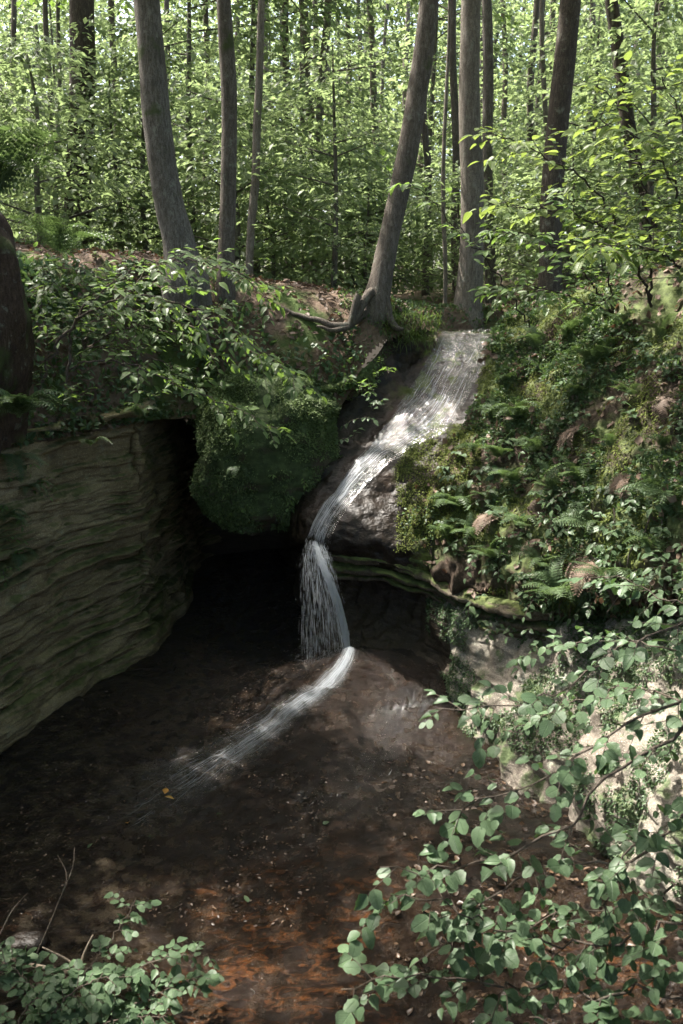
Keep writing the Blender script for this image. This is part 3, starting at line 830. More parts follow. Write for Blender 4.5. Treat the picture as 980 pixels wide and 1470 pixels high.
# the free fall: a fan of broken strands between the lip and the apron, with a thin veil
def fall_pt(i, t):
    """i across (0 left .. 1 right), t down (0 lip .. 1 foot)"""
    a = SW[-1, int(2 + i * (NU - 6))]
    foot = np.array(P(428 + 74 * i ** 0.8, 968 - 36 * i, 8.35 - 0.02 * i))
    foot[2] = max(foot[2], float(bed_z(foot[0], foot[1])))
    k = t ** 0.9
    h = a[:2] * (1 - k) + foot[:2] * k + np.array((-0.20, -0.35)) * 0.55 * t * (1 - t) ** 2
    kz = 0.35 * t + 0.65 * t * t
    return np.array((h[0], h[1], a[2] * (1 - kz) + foot[2] * kz))
wt = thing('waterfall', fall_pt(0.6, 1.0), None, None)
wt['kind'] = 'structure'
bs = Builder()
wr_ = np.random.default_rng(7)
rope = lambda t: 0.42 + 0.54 * (1 - max(0.0, 1 - t) ** 1.7)
for k in range(2900):
    right = wr_.random() < 0.42
    i0 = wr_.normal(0, 0.045) if right else wr_.uniform(0.0, 1.0) ** 0.8 * 0.95
    t0 = wr_.uniform(0, 0.97)
    L = wr_.uniform(0.02, 0.12) if not right else wr_.uniform(0.06, 0.25)
    ts = np.linspace(t0, min(1.0 + wr_.uniform(-0.12, 0.02), t0 + L), 5)
    if ts[-1] <= ts[0] + 0.01: continue
    pts = np.array([fall_pt(float(np.clip(rope(t) + i0 if right else i0, 0, 1)), float(t)) for t in ts]) + wr_.normal(0, 0.006 if right else 0.014, 3)
    rad = wr_.uniform(0.0004, 0.0013) if not right else wr_.uniform(0.0008, 0.0034)
    bs.add(*tube(pts, rad * np.array((0.4, 1, 1, 0.9, 0.3)), 4))
OCT = (np.array([(1, 0, 0), (-1, 0, 0), (0, 1, 0), (0, -1, 0), (0, 0, 1.3), (0, 0, -1.3)], float), np.array([(0, 2, 4), (2, 1, 4), (1, 3, 4), (3, 0, 4), (2, 0, 5), (1, 2, 5), (3, 1, 5), (0, 3, 5)]))
for k in range(900):                                   # splash drops round the foot and beside the fall
    i = wr_.random()
    q = fall_pt(i, 1.0) if k < 600 else fall_pt(i, wr_.uniform(0.1, 1))
    q = q + wr_.normal(0, 0.05 if k < 600 else 0.03, 3) * np.array((1.3, 1.0, 0.8)) + np.array((0, -0.02, abs(wr_.normal(0, 0.05)) if k < 600 else 0))
    bs.add(OCT[0] * wr_.uniform(0.0008, 0.0026) + q, OCT[1])
add('water_strands', bs.mesh('water_strands', M['water_strand'], True, np.array(wt.location)), wt)
VU, VVn = 40, 60
VP = np.array([[fall_pt(i, t) for i in np.linspace(0, 1, VU)] for t in np.linspace(0, 1, VVn)])
VP += (0.02 * fbm(VP * np.array((8, 8, 1.5)), 2, 99))[..., None] * np.array((0, 1, 0))
uq = np.linspace(0, 1, VU)
vdens = np.clip(0.04 + 0.13 * np.exp(-((uq[None] - (0.42 + 0.54 * (1 - (1 - np.linspace(0, 1, VVn)[:, None]) ** 1.7))) / 0.07) ** 2), 0, 1) * np.interp(np.linspace(0, 1, VVn), [0, 0.2, 1], [1, 0.85, 0.7])[:, None] * np.clip(np.minimum(uq, 1 - uq) * 14, 0, 1)[None]
part('water_veil', VP.reshape(-1, 3), grid_faces(VVn, VU), M['veil_water'], wt,
     {'u': np.tile(uq, VVn), 'v': np.repeat(np.linspace(0, 1.6, VVn), VU), 'dens': vdens.ravel(), 'fade': np.clip(vdens.ravel() * 2, 0, 1)})

# run-off sliding over the apron and spreading across the bed
slide_c = [PZ(499, 914, .9), PZ(498, 940, .8), PZ(462, 982, .66), PZ(415, 1020, .5), PZ(350, 1062, .36), PZ(270, 1110, .25), PZ(190, 1160, .2), PZ(110, 1210, .16)]
slide_w = [0.06, 0.13, 0.20, 0.27, 0.36, 0.46, 0.55, 0.6]
sc = cr(np.array(slide_c), 160)
sw = np.interp(np.linspace(0, 1, 160), np.linspace(0, 1, 8), slide_w)
st_ = np.gradient(sc, axis=0); st_[:, 2] = 0; st_ /= np.linalg.norm(st_, axis=1, keepdims=True)
sn = np.stack([-st_[:, 1], st_[:, 0], np.zeros(160)], 1)
us = np.linspace(-1, 1, 50)
SL = sc[:, None] + sn[:, None] * (us[None, :, None] * sw[:, None, None])
SL[..., 2] = bed_z(SL[..., 0], SL[..., 1]) + 0.006 + 0.006 * (1 - us ** 2)[None] * np.interp(np.linspace(0, 1, 160), [0, .4, 1], [1, .5, .15])[:, None]
sdens = np.exp(-((us - 0.1) / 0.42) ** 2)[None] * np.interp(np.linspace(0, 1, 160), [0, .08, .3, .5, .75, 1], [.75, .95, .7, .34, .07, 0])[:, None]
sl_u = (us[None] * sw[:, None] / 0.2)
slv = np.concatenate([[0], np.cumsum(np.linalg.norm(np.diff(sc, axis=0), axis=1))])
runoff = tag(add('runoff', make_mesh('runoff', SL.reshape(-1, 3), grid_faces(160, 50), M['slide_water'], True,
    {'u': sl_u.ravel() * 0.5, 'v': np.repeat(slv, 50), 'dens': sdens.ravel(), 'fade': (np.clip(2 - 2 * np.abs(us), 0, 1)[None] * np.interp(np.linspace(0, 1, 160), [0, .5, .95], [1, .8, 0])[:, None]).ravel()})), kind='structure')

# silky threads of water: down the chute and along the run-off
def threads(name, S, owner, n, dens, rad, lift, seed, lenr):
    r = np.random.default_rng(seed)
    R, C = S.shape[:2]
    b = Builder()
    w = dens / dens.max()
    made = 0
    while made < n:
        i, j = r.integers(0, R - 3), r.uniform(0.5, C - 1.5)
        if r.random() > w[i, int(j)] : continue
        m = int(r.uniform(*lenr))
        rows_ = np.linspace(i, min(R - 1, i + m), 8)
        cols_ = np.clip(j + np.cumsum(r.normal(0, 0.25, 8)), 0, C - 1.01)
        ri = rows_.astype(int); ci = cols_.astype(int); f = (cols_ - ci)[:, None]
        pts = S[ri, ci] * (1 - f) + S[ri, ci + 1] * f + np.array((0, -0.2, 1)) * lift * r.random()
        b.add(*tube(pts, rad * r.uniform(0.4, 1.4) * np.array((0.2, 0.7, 1, 1, 1, 0.9, 0.6, 0.2)), 4))
        made += 1
    return add(name, b.mesh(name, M['water_strand'], True), owner)
SW_d = dens.copy()
threads('water_threads', SW, stream, 420, SW_d, 0.0013, 0.02, 3, (6, 30))
threads('water_threads', SL, runoff, 420, sdens ** 1.4, 0.0009, 0.01, 4, (8, 20))

# thin water film right of the fall, its glints painted as white foam flecks
fc = cr(np.array([PZ(606, 955, .75), PZ(590, 990, .62), PZ(560, 1030, .5), PZ(535, 1075, .42), PZ(505, 1130, .35), PZ(440, 1190, .28)]), 120)
fw = np.interp(np.linspace(0, 1, 120), [0, .2, .5, .8, 1], [.10, .20, .34, .40, .40])
ft = np.gradient(fc, axis=0); ft[:, 2] = 0; ft /= np.linalg.norm(ft, axis=1, keepdims=True)
fn = np.stack([-ft[:, 1], ft[:, 0], np.zeros(120)], 1)
us = np.linspace(-1, 1, 60)
FS = fc[:, None] + fn[:, None] * (us[None, :, None] * fw[:, None, None])
FS[..., 2] = bed_z(FS[..., 0], FS[..., 1]) + 0.009
fdens = np.clip(1.25 - 1.3 * np.abs(us), 0, 1)[None] * np.interp(np.linspace(0, 1, 120), [0, .1, .55, .8, 1], [.3, .9, 1, .5, 0])[:, None]
fdens = 0.75 * fdens * smooth(0.0, 0.14, fbm(FS * 3.2, 3, 401))
flv = np.concatenate([[0], np.cumsum(np.linalg.norm(np.diff(fc, axis=0), axis=1))])
tag(add('glint_film', make_mesh('glint_film', FS.reshape(-1, 3), grid_faces(120, 60), M['ripple_glints'], True,
    {'u': ((us[None] * fw[:, None]) * 2.2).ravel(), 'v': np.repeat(flv, 60), 'dens': fdens.ravel(), 'fade': (np.clip(1.3 - 1.3 * np.abs(us), 0, 1)[None] * np.interp(np.linspace(0, 1, 120), [0, .1, .8, 1], [0, 1, 1, 0])[:, None]).ravel()})), kind='structure')

# ------------------------------------------------------------------ leaf and frond templates
def leaf_template(width, prof, n=6, fold=0.12, droop=0.18, wave=0.0, seed=0):
    r = np.random.default_rng(seed)
    s = np.linspace(0, 1, n)
    w = width * 0.5 * prof(s)
    y = s
    z = -droop * s ** 2
    V = []
    for k in range(n):
        jl, jr = 1 + wave * r.uniform(-1, 1), 1 + wave * r.uniform(-1, 1)
        zl, zr = fold * w[k] * 2 + wave * 0.06 * r.uniform(-1, 1), fold * w[k] * 2 + wave * 0.06 * r.uniform(-1, 1)
        V += [(-w[k] * jl, y[k] + 0.03 * jl, z[k] + zl), (0, y[k], z[k]), (w[k] * jr, y[k] + 0.03 * jr, z[k] + zr)]
    F = []
    for k in range(n - 1):
        a, b = 3 * k, 3 * k + 3
        F += [(a, a + 1, b + 1), (a, b + 1, b), (a + 1, a + 2, b + 2), (a + 1, b + 2, b + 1)]
    return np.array(V), np.array(F)
p_round = lambda s: np.sin(np.pi * np.clip(s, 0, 1) ** 0.85) ** 0.55
p_ovate = lambda s: np.sin(np.pi * np.clip(s, 0, 1) ** 0.72) ** 0.9
p_lance = lambda s: np.sin(np.pi * np.clip(s, 0, 1) ** 0.8) ** 1.1
T_HAZEL = [leaf_template((0.86, 0.70, 0.60, 0.78, 0.92, 0.66, 0.74)[k], (p_round, p_ovate)[k in (2, 5)], 10, (0.03, 0.10, 0.22, 0.06, 0.14, 0.30, -0.06)[k], (0.05, 0.30, 0.20, 0.45, 0.12, 0.35, 0.10)[k], 0.13 + 0.03 * (k % 3), k) for k in range(7)]
T_BEECH = [leaf_template(0.52, p_ovate, 6, 0.14, 0.22, 0.06, k) for k in range(3)]
T_HERB = [leaf_template(0.56, p_ovate, 5, 0.10, 0.25, 0.08, k) for k in range(3)]
T_DEAD = [leaf_template(0.62, p_ovate, 4, 0.35, -0.25, 0.35, k) for k in range(3)]
T_DIA = (np.array([(0, 0, 0), (-0.27, 0.45, 0.06), (0, 1, -0.12), (0.27, 0.45, 0.06)]), np.array([(0, 2, 1), (0, 3, 2)]))
T_BLADE = (np.array([(-0.02, 0, 0), (0.02, 0, 0), (-0.016, 0.5, 0.0), (0.016, 0.5, 0.0), (0, 1, -0.25)]), np.array([(0, 1, 3), (0, 3, 2), (2, 3, 4)]))

def frames(d, n):
    d = d / (np.linalg.norm(d, axis=-1, keepdims=True) + 1e-9)
    z = n - np.sum(n * d, -1, keepdims=True) * d
    z = z / (np.linalg.norm(z, axis=-1, keepdims=True) + 1e-9)
    x = np.cross(d, z)
    return np.stack([x, d, z], -1)

def scatter(tmpl, pos, d, n, size, tint):
    """many copies of a template as one vertex/face array"""
    V, F = tmpl
    R = frames(np.asarray(d, float), np.asarray(n, float))
    size = np.broadcast_to(np.asarray(size, float), (len(pos),))
    W = np.einsum('nij,kj->nki', R, V) * size[:, None, None] + np.asarray(pos)[:, None]
    k = len(V)
    FF = F[None] + (np.arange(len(pos)) * k)[:, None, None]
    return W.reshape(-1, 3), FF.reshape(-1, F.shape[1]), np.repeat(np.asarray(tint, float), k)

def leaf_meshes(name, tmpls, mat):
    return [make_mesh(name, V, F, mat, True) for V, F in tmpls]
ME_HAZEL = leaf_meshes('hazel_leaf', T_HAZEL, M['leaf_hazel'])
ME_BEECH = leaf_meshes('beech_leaf', T_BEECH, M['leaf_beech'])
ME_YELLOW = leaf_meshes('sapling_leaf', T_BEECH, M['leaf_yellow'])
ME_HERB = leaf_meshes('herb_leaf', T_HERB, M['leaf_herb'])
ME_YLEAF = leaf_meshes('fallen_leaf', T_DEAD, M['yellow_leaf'])

def place_leaf(name, mesh, parent, pos, d, n, size, base=None):
    o = bpy.data.objects.new(name, mesh)
    COL.objects.link(o)
    o.parent = parent
    R = frames(np.asarray(d, float)[None], np.asarray(n, float)[None])[0] * size
    p = np.asarray(pos) - np.array(parent.location if base is None else base)
    o.matrix_basis = Matrix(((R[0, 0], R[0, 1], R[0, 2], p[0]), (R[1, 0], R[1, 1], R[1, 2], p[1]), (R[2, 0], R[2, 1], R[2, 2], p[2]), (0, 0, 0, 1)))
    return o

UP = np.array((0, 0, 1.0))
def unit(v):
    v = np.asarray(v, float)
    return v / (np.linalg.norm(v) + 1e-9)

class Shrub:
    def __init__(self, name, base, label, category, meshes, bark, seed, group=None):
        self.t = thing(name, base, label, category, group)
        self.me, self.bark, self.r = meshes, bark, np.random.default_rng(seed)
    def stem(self, pts, r0, r1, twigs, tl, leaf, per=5, start=0.25, droop=0.25, tiltn=(0, -0.25, 1), stemleaf=0, curve=40, spread=0.9, jit=0.25):
        """stem through pts with side twigs that carry alternate leaves"""
        r = self.r
        c = cr(np.asarray(pts), curve)
        c[1:-1] += 0.010 * r.normal(size=(curve - 2, 3)) * np.linalg.norm(c[-1] - c[0]) / 1.5
        b = Builder()
        b.add(*tube(c, np.linspace(r0, r1, curve), 6))
        leaves = []
        def leaf_at(p, d, sz):
            n = unit(np.asarray(tiltn, float) + r.normal(0, jit, 3))
            leaves.append((p, unit(d + np.array((0, 0, -droop)) + r.normal(0, 0.18, 3)), n, sz))
        side = 1
        for k in range(twigs):
            f = start + (1 - start) * (k + r.uniform(0, 0.9)) / twigs
            i = min(int(f * (curve - 1)), curve - 2)
            p, t = c[i], unit(c[i + 1] - c[max(i - 1, 0)])
            lat = unit(np.cross(t, unit(UP + 0.35 * r.normal(size=3)))) * side
            side = -side
            d = unit(t * r.uniform(0.3, 1.0) + lat * spread + np.array((0, 0, r.uniform(-0.25, 0.2))))
            L = tl * r.uniform(0.45, 1.15) * (1 - 0.35 * f)
            q = [p]
            m = max(3, per)
            for s in range(1, m + 1):
                q.append(q[-1] + d * L / m + np.array((0, 0, -droop * 0.12 * L * s / m)))
            q = np.array(q)
            b.add(*tube(q, np.linspace(max(r1, 0.0028), 0.0015, len(q)), 4))
            ls = r.choice([-1, 1])
            for s in range(1, m + 1):
                sp = unit(np.cross(d, UP)) * ls
                ls = -ls
                sz = leaf * r.uniform(0.45, 1.25)
                if s == m:
                    leaf_at(q[s], d, sz)
                else:
                    leaf_at(q[s], d * 0.75 + sp * 0.9, sz)
        for k in range(stemleaf):
            f = start + (1 - start) * r.random()
            i = min(int(f * (curve - 1)), curve - 2)
            t = unit(c[i + 1] - c[i])
            leaf_at(c[i], t * 0.6 + unit(np.cross(t, UP)) * r.choice([-1, 1]), leaf * r.uniform(0.6, 1.1))
        br = add('branch', b.mesh('branch', self.bark, True, np.array(self.t.location)), self.t)
        for p, d, n, sz in leaves:
            place_leaf('leaf', self.me[r.integers(len(self.me))], br, p, d, n, sz, self.t.location)
        return c

# ------------------------------------------------------------------ ferns
def frond_template(n=17, arch=0.5, seed=0, narrow=1.0):
    r = np.random.default_rng(seed)
    b = Builder()
    s = np.linspace(0, 1, 22)
    y = s * (1 - 0.18 * arch * s)
    z = 0.42 * arch * np.sin(s * 2.3) - 0.55 * arch * s ** 2.2
    mid = np.stack([0.04 * np.sin(s * 3 + seed), y, z], 1)
    w = 0.010 * (1 - 0.8 * s)
    L = mid + np.stack([-w, 0 * w, 0 * w], 1); R = mid + np.stack([w, 0 * w, 0 * w], 1)
    V = np.stack([L, R], 1).reshape(-1, 3)
    b.add(V, np.array([(2 * k, 2 * k + 1, 2 * k + 3, 2 * k + 2) for k in range(21)]))
    for k in range(n):
        f = 0.14 + 0.85 * k / (n - 1)
        p = np.array([np.interp(f, s, mid[:, a]) for a in range(3)])
        t = unit(np.array([np.interp(min(f + 0.02, 1), s, mid[:, a]) for a in range(3)]) - p)
        pl = narrow * 0.27 * (math.sin(math.pi * min(1, (f - 0.02)) ** 0.62) ** 0.8 + 0.04)
        for sd in (-1, 1):
            d = unit(np.array((sd, 0, 0)) * 1.0 + t * 0.42 + np.array((0, 0, -0.12)) + r.normal(0, 0.05, 3))
            m = 7
            pos, dd, sz = [], [], []
            for q in range(m):
                g = (q + 0.3) / m
                a = p + d * pl * g + np.array((0, 0, -0.10 * pl * g * g))
                for e in (-1, 1):
                    pos.append(a)
                    dd.append(unit(d * 0.55 + t * e))
                    sz.append(max(0.012, 0.060 * (1 - 0.75 * g) * (pl / 0.27) ** 0.5))
            pos.append(p + d * pl * 0.85); dd.append(d); sz.append(0.05)
            Vv, Ff, _ = scatter(T_DIA, np.array(pos), np.array(dd), np.tile(UP, (len(pos), 1)) + r.normal(0, 0.15, (len(pos), 3)), np.array(sz) * 1.25, np.zeros(len(pos)))
            b.add(Vv, Ff)
    return b.mesh('frond', M['leaf_fern'], True)
ME_FROND = [frond_template(16, a, k, nw) for k, (a, nw) in enumerate([(0.5, 1.0), (0.85, 0.9), (0.3, 0.8), (0.7, 0.7)])]

def fern(base, n, length, label, group=None, facing=None, spread=1.0, lift=0.55, seed=0):
    r = np.random.default_rng(seed)
    t = thing('fern', base, label, 'fern', group)
    for k in range(n):
        a = 2 * math.pi * (k + r.uniform(-0.3, 0.3)) / n
        d = np.array((math.cos(a), math.sin(a), 0))
        if facing is not None:
            d = unit(np.asarray(facing, float) + spread * 0.75 * d)
        d = unit(d + np.array((0, 0, lift * r.uniform(0.6, 1.2))))
        place_leaf('frond', ME_FROND[r.integers(len(ME_FROND))], t, np.asarray(base), d, unit(UP + 0.2 * r.normal(size=3) - 0.4 * d), length * r.uniform(0.7, 1.1))
    return t

# ------------------------------------------------------------------ surface look-up by photo pixel
def to_px(V):
    d = np.asarray(V) - np.array((0, 0, CAM_Z))
    f = d[..., 1] * CP - d[..., 2] * SP
    u = d[..., 1] * SP + d[..., 2] * CP
    f = np.where(np.abs(f) < 1e-3, 1e-3, f)
    return 490 + FPX * d[..., 0] / f, 735 - FPX * u / f, f

class Surf:
    def __init__(self, V, N):
        self.V, self.N = V.reshape(-1, 3), N.reshape(-1, 3)
        self.x, self.y, self.d = to_px(self.V)
    def at(self, px, py):
        e = np.hypot(self.x - px, self.y - py)
        ok = np.where(e < max(7, e.min() + 1))[0]
        i = ok[np.argmin(self.d[ok])]
        return self.V[i].copy(), self.N[i].copy()
S_bank = Surf(BKV, surf_normals(BKV) * np.sign(np.mean(surf_normals(BKV) * BKN) + 1e-9))
S_low = Surf(LWV, LWN)
S_cliff = Surf(cliff_V, cliff_N)
S_floor = Surf(FV[(fy > 2) & (fy < 14)][:, (np.abs(fx) < 6)], np.tile(UP, ((fy > 2) & (fy < 14)).sum() * (np.abs(fx) < 6).sum()))

# ------------------------------------------------------------------ standing trees (trunks as seen in the photo, crowns above)
TREES = []          # (thing, x, y) for the crowns
def trunk(label, pts, widths, bark, roots=(), flare=0.9, nseg=30, top=15.0, group=None, rough=0.10, seed=0, name='tree', crown=True):
    P3 = np.array([P(*p) for p in pts])
    dist = [p[2] for p in pts]
    rad = np.array([0.5 * w / FPX * d for w, d in zip(widths, dist)])
    P3 = np.vstack([P3[:1] + 0.3 * unit(P3[0] - P3[1]), P3]); rad = np.concatenate([rad[:1], rad])
    end = P3[-1]; dirn = unit(P3[-1] - P3[-2])
    ext = []
    z = end[2]
    while z < top:
        dirn = unit(dirn + np.array((0, 0, 0.25)))
        end = end + dirn * 1.2
        ext.append(end); z = end[2]
    r_ext = np.linspace(rad[-1], rad[-1] * 0.45, len(ext) + 1)[1:] if ext else []
    P3 = np.vstack([P3, ext]) if ext else P3
    rad = np.concatenate([rad, r_ext])
    n = 150
    C = cr(P3, n)
    s = np.concatenate([[0], np.cumsum(np.linalg.norm(np.diff(C, axis=0), axis=1))])
    sp = np.concatenate([[0], np.cumsum(np.linalg.norm(np.diff(P3, axis=0), axis=1))])
    R = np.interp(s, sp, rad)
    R = R * (1 + 0.55 * flare * np.exp(-np.maximum(s - 0.3, 0) / 0.16))
    C[:, 0] += 0.02 * np.sin(s * 2.1 + seed); C[:, 1] += 0.02 * np.cos(s * 1.7 + seed)
    base = C[0].copy()
    t = thing(name, base, label, 'tree', group)
    tr = tube_mesh('trunk', C, R, bark, t, nseg, rough, seed)
    rr = np.random.default_rng(seed + 100)
    for k in range(5):
        i = rr.integers(100, 146)
        a = rr.uniform(0, 6.28)
        d = np.array((math.cos(a), math.sin(a), 0.5))
        q = np.array([C[i] + d * u * 2.6 + UP * 0.3 * u * u for u in np.linspace(0, 1, 8)])
        tube_mesh('limb', q, np.linspace(R[i] * 0.5, 0.02, 8), bark, t, 6, 0.1, k).parent = tr
    for q, r0 in roots:
        rp = cr(np.array([P(*p) for p in q]), 24)
        gz = floor_z(rp[:, 0], rp[:, 1]) + 0.2 * r0
        wg = smooth(0.0, 0.25, np.linspace(0, 1, 24))
        rp[:, 2] = rp[:, 2] * (1 - wg) + gz * wg
        tube_mesh('root', rp, np.linspace(r0, 0.015, 24), bark, t, 10, 0.25, seed + 3).parent = tr
    if crown:
        TREES.append((t, C[-1, 0], C[-1, 1]))
    return t

trunk('big straight grey trunk on the left bank, mossy at its foot', [(262, 400, 9.9), (254, 345, 9.9), (243, 290, 9.9), (229, 180, 9.9), (216, 70, 9.9), (206, -10, 9.9)], [46, 42, 40, 37, 35, 33], M['bark_grey'],
      roots=[([(262, 385, 9.9), (285, 395, 9.7), (300, 420, 9.6)], 0.09)], seed=1)
trunk('slim grey-brown trunk rooted at the very edge of the bank above the boulder', [(322, 425, 10.3), (325, 380, 10.3), (330, 270, 10.3), (327, 150, 10.3), (322, 70, 10.3), (319, -10, 10.3)], [25, 24, 21, 21, 20, 18], M['bark_brown'], flare=0.4, seed=2)
trunk('thin pale sapling trunk beside the slim grey-brown one', [(359, 412, 11.6), (362, 330, 11.6), (366, 260, 11.6), (366, 180, 11.6), (372, 90, 11.6), (378, -10, 11.6)], [11, 11, 12, 11, 10, 9], M['bark_pale'], flare=0.3, seed=3, nseg=12)
trunk('leaning trunk with spreading roots on the leaf-strewn bank left of the stream',
      [(540, 440, 10.35), (548, 405, 10.35), (560, 330, 10.4), (578, 240, 10.45), (598, 140, 10.5), (610, 70, 10.5), (619, -10, 10.5)], [37, 31, 28, 28, 28, 27, 24], M['bark_brown'], flare=0.5,
      roots=[([(543, 426, 10.32), (525, 432, 10.22), (508, 437, 10.12), (490, 443, 10.05)], 0.08), ([(535, 418, 10.2), (490, 428, 10.05), (440, 430, 10.1), (390, 424, 10.25)], 0.055),
             ([(550, 415, 10.3), (570, 440, 10.2), (580, 452, 10.2)], 0.07), ([(515, 424, 10.1), (480, 432, 10.0), (455, 437, 10.0)], 0.045)], seed=4)
trunk('smooth pale trunk standing straight behind the lip of the fall', [(672, 468, 11.5), (672, 440, 11.5), (675, 360, 11.5), (677, 250, 11.5), (675, 120, 11.5), (674, -10, 11.5)], [40, 37, 33, 31, 27, 25], M['bark_pale'], flare=0.7, seed=5, rough=0.05)
trunk('darker slender trunk close behind the smooth pale one', [(702, 470, 13.5), (702, 400, 13.5), (701, 250, 13.5), (699, 120, 13.5), (699, -10, 13.5)], [18, 16, 14, 14, 13], M['bark_grey'], flare=0.4, seed=6, nseg=12)
trunk('dark furrowed trunk rising out of the yellow-green sapling leaves', [(786, 440, 11.0), (790, 330, 11.0), (797, 240, 11.0), (804, 150, 11.0), (811, 70, 11.0), (818, -10, 11.0)], [34, 30, 29, 29, 28, 27], M['bark_dark'], flare=0.6, seed=7)
trunk('dark leaning trunk behind the sapling on the high right bank', [(925, 300, 13.5), (905, 190, 13.5), (893, 110, 13.5), (882, 40, 13.5), (874, -10, 13.5)], [20, 19, 19, 17, 16], M['bark_dark'], flare=0.3, seed=8, nseg=12)
trunk('broad dim trunk half hidden by leaves beyond the left bank', [(112, 330, 14.5), (114, 240, 14.5), (116, 120, 14.5), (119, -10, 14.5)], [34, 33, 33, 32], M['bark_dark'], flare=0.3, seed=9)
trunk('twin-stemmed pale tree deep in the wood, straight stem', [(452, 400, 17), (451, 340, 17), (452, 280, 17), (460, 170, 17), (470, -10, 17)], [15, 14, 13, 11, 10], M['bark_pale'], flare=0.3, seed=10, nseg=12)
trunk('twin-stemmed pale tree deep in the wood, bent stem', [(447, 400, 17.1), (449, 300, 17.1), (448, 180, 17.1), (440, 120, 17.1), (436, 30, 17.1), (433, -10, 17.1)], [12, 12, 12, 12, 11, 11], M['bark_pale'], flare=0.2, seed=11, nseg=12)
trunk('bare thin pole beside the creek lip', [(638, 465, 12.2), (637, 380, 12.2), (636, 300, 12.2), (640, 180, 12.2), (642, 60, 12.2)], [6, 6, 5.5, 5, 4], M['bark_pale'], flare=0.2, seed=12, nseg=8, top=9, crown=False)
G_FAR = 'slender trunks deep in the forest'
L_FAR = 'slender dim trunk standing deep in the forest behind the fall'
for k, (x0, x1, w, Y, bk) in enumerate([(415, 410, 10, 17, 'bark_dark'), (655, 650, 10, 15.5, 'bark_dark'), (556, 528, 9, 18, 'bark_grey'), (498, 500, 7, 20, 'bark_dark'),
        (300, 296, 8, 19, 'bark_dark'), (78, 66, 8, 18, 'bark_dark'), (178, 160, 9, 17, 'bark_dark'), (745, 770, 9, 19, 'bark_dark'), (730, 722, 7, 21, 'bark_dark'), (612, 606, 9, 16, 'bark_dark'),
        (388, 380, 8, 22, 'bark_grey'), (480, 468, 8, 23, 'bark_grey'), (25, 18, 8, 21, 'bark_dark'), (845, 850, 8, 20, 'bark_dark'), (232, 240, 8, 22, 'bark_dark'), (935, 950, 10, 18, 'bark_dark'),
        (345, 340, 7, 24, 'bark_dark'), (575, 585, 7, 24, 'bark_grey'), (520, 515, 6, 26, 'bark_dark'), (690, 692, 6, 26, 'bark_dark')] + [(float(a), float(a + b), float(w_), float(Y_), bk_) for a, b, w_, Y_, bk_ in zip(np.random.default_rng(4).uniform(0, 980, 14), np.random.default_rng(5).normal(0, 14, 26), np.random.default_rng(6).uniform(4.5, 8, 26), np.random.default_rng(7).uniform(15, 32, 26), ['bark_grey', 'bark_brown'] * 7)]):
    trunk(L_FAR, [(x0, 425, Y), (0.6 * x0 + 0.4 * x1 + 4 * math.sin(k * 3), 260, Y), (0.3 * x0 + 0.7 * x1, 120, Y), (x1, -10, Y)], [w * 1.15, w, w, w * 0.9], M[{'bark_dark': 'bark_brown', 'bark_grey': 'bark_pale', 'bark_brown': 'bark_grey'}[bk]], flare=0.3, seed=20 + k, nseg=8, group=G_FAR, top=16)

# ------------------------------------------------------------------ crowns: leaf sprays over the ravine and the near wood
def sprays(cent, outd, size, per, leaf, r, up=0.25):
    """planar sprays of leaves: centre, outward direction, radius"""
    S = len(cent)
    s = r.uniform(-1, 1, (S, per)); l = r.uniform(-1, 1, (S, per))
    lat = np.cross(outd, UP)
    lat /= np.linalg.norm(lat, axis=1, keepdims=True) + 1e-9
    tilt = r.normal(0, 0.22, (S, 2))
    pos = cent[:, None] + (outd[:, None] * s[..., None] + lat[:, None] * (l * (1 - 0.35 * np.abs(s)))[..., None]) * size[:, None, None]
    pos[..., 2] += (s * tilt[:, :1] + l * tilt[:, 1:]) * size[:, None] + r.normal(0, 0.035, (S, per)) - 0.12 * s ** 2 * size[:, None]
    d = outd[:, None] * 0.6 + lat[:, None] * np.sign(l)[..., None] * 0.8 + r.normal(0, 0.35, (S, per, 3)) + np.array((0, 0, -0.25))
    n = np.tile(UP, (S, per, 1)) + r.normal(0, up, (S, per, 3))
    tint = (r.uniform(0, 1, (S, 1)) * 0.45 + r.uniform(0, 0.5, (S, per)))
    sz = leaf * r.uniform(0.65, 1.2, (S, per))
    return scatter(T_DIA, pos.reshape(-1, 3), d.reshape(-1, 3), n.reshape(-1, 3), sz.ravel(), tint.ravel())

crn = np.random.default_rng(77)
SHADE_TREES = [(-9, -8), (0, -9), (8, -8), (11, -3), (-14, -5), (10, 6), (-5.5, 6.5), (-7.5, 10.5), (-9, 5), (-6.5, 14), (-10.5, 13), (-4.5, 2.0), (-12, 9), (-8, 0.5), (5.5, 8.5), (6.5, 3), (-3, -3), (2.5, -4), (7, 12), (-13, 2), (-11, 17.5)]  # unseen trees added to shade the ravine and block sky
for k, (x, y) in enumerate(SHADE_TREES):
    zb = float(floor_z(x, y))
    q = np.array([(x, y, zb), (x + 0.2, y, zb + 4), (x - 0.1, y + 0.2, zb + 8), (x + 0.2, y, 15)])
    t = thing('tree', (x, y, zb), 'unseen tall tree added to shade the ravine', 'tree', 'added shade trees round the ravine')
    C = cr(q, 30)
    tube_mesh('trunk', C, np.linspace(0.22, 0.08, 30) * (1 + 0.5 * np.exp(-np.linspace(0, 11, 30) / 0.4)), M['bark_grey'], t, 10, 0.08, k)
    TREES.append((t, x, y))
NS = 8200
NS += 1500
cc = np.stack([crn.uniform(-17, 11, NS), crn.uniform(-7, 19, NS), crn.uniform(9.5, 15.5, NS)], 1)
back = np.arange(NS) >= NS - 1500
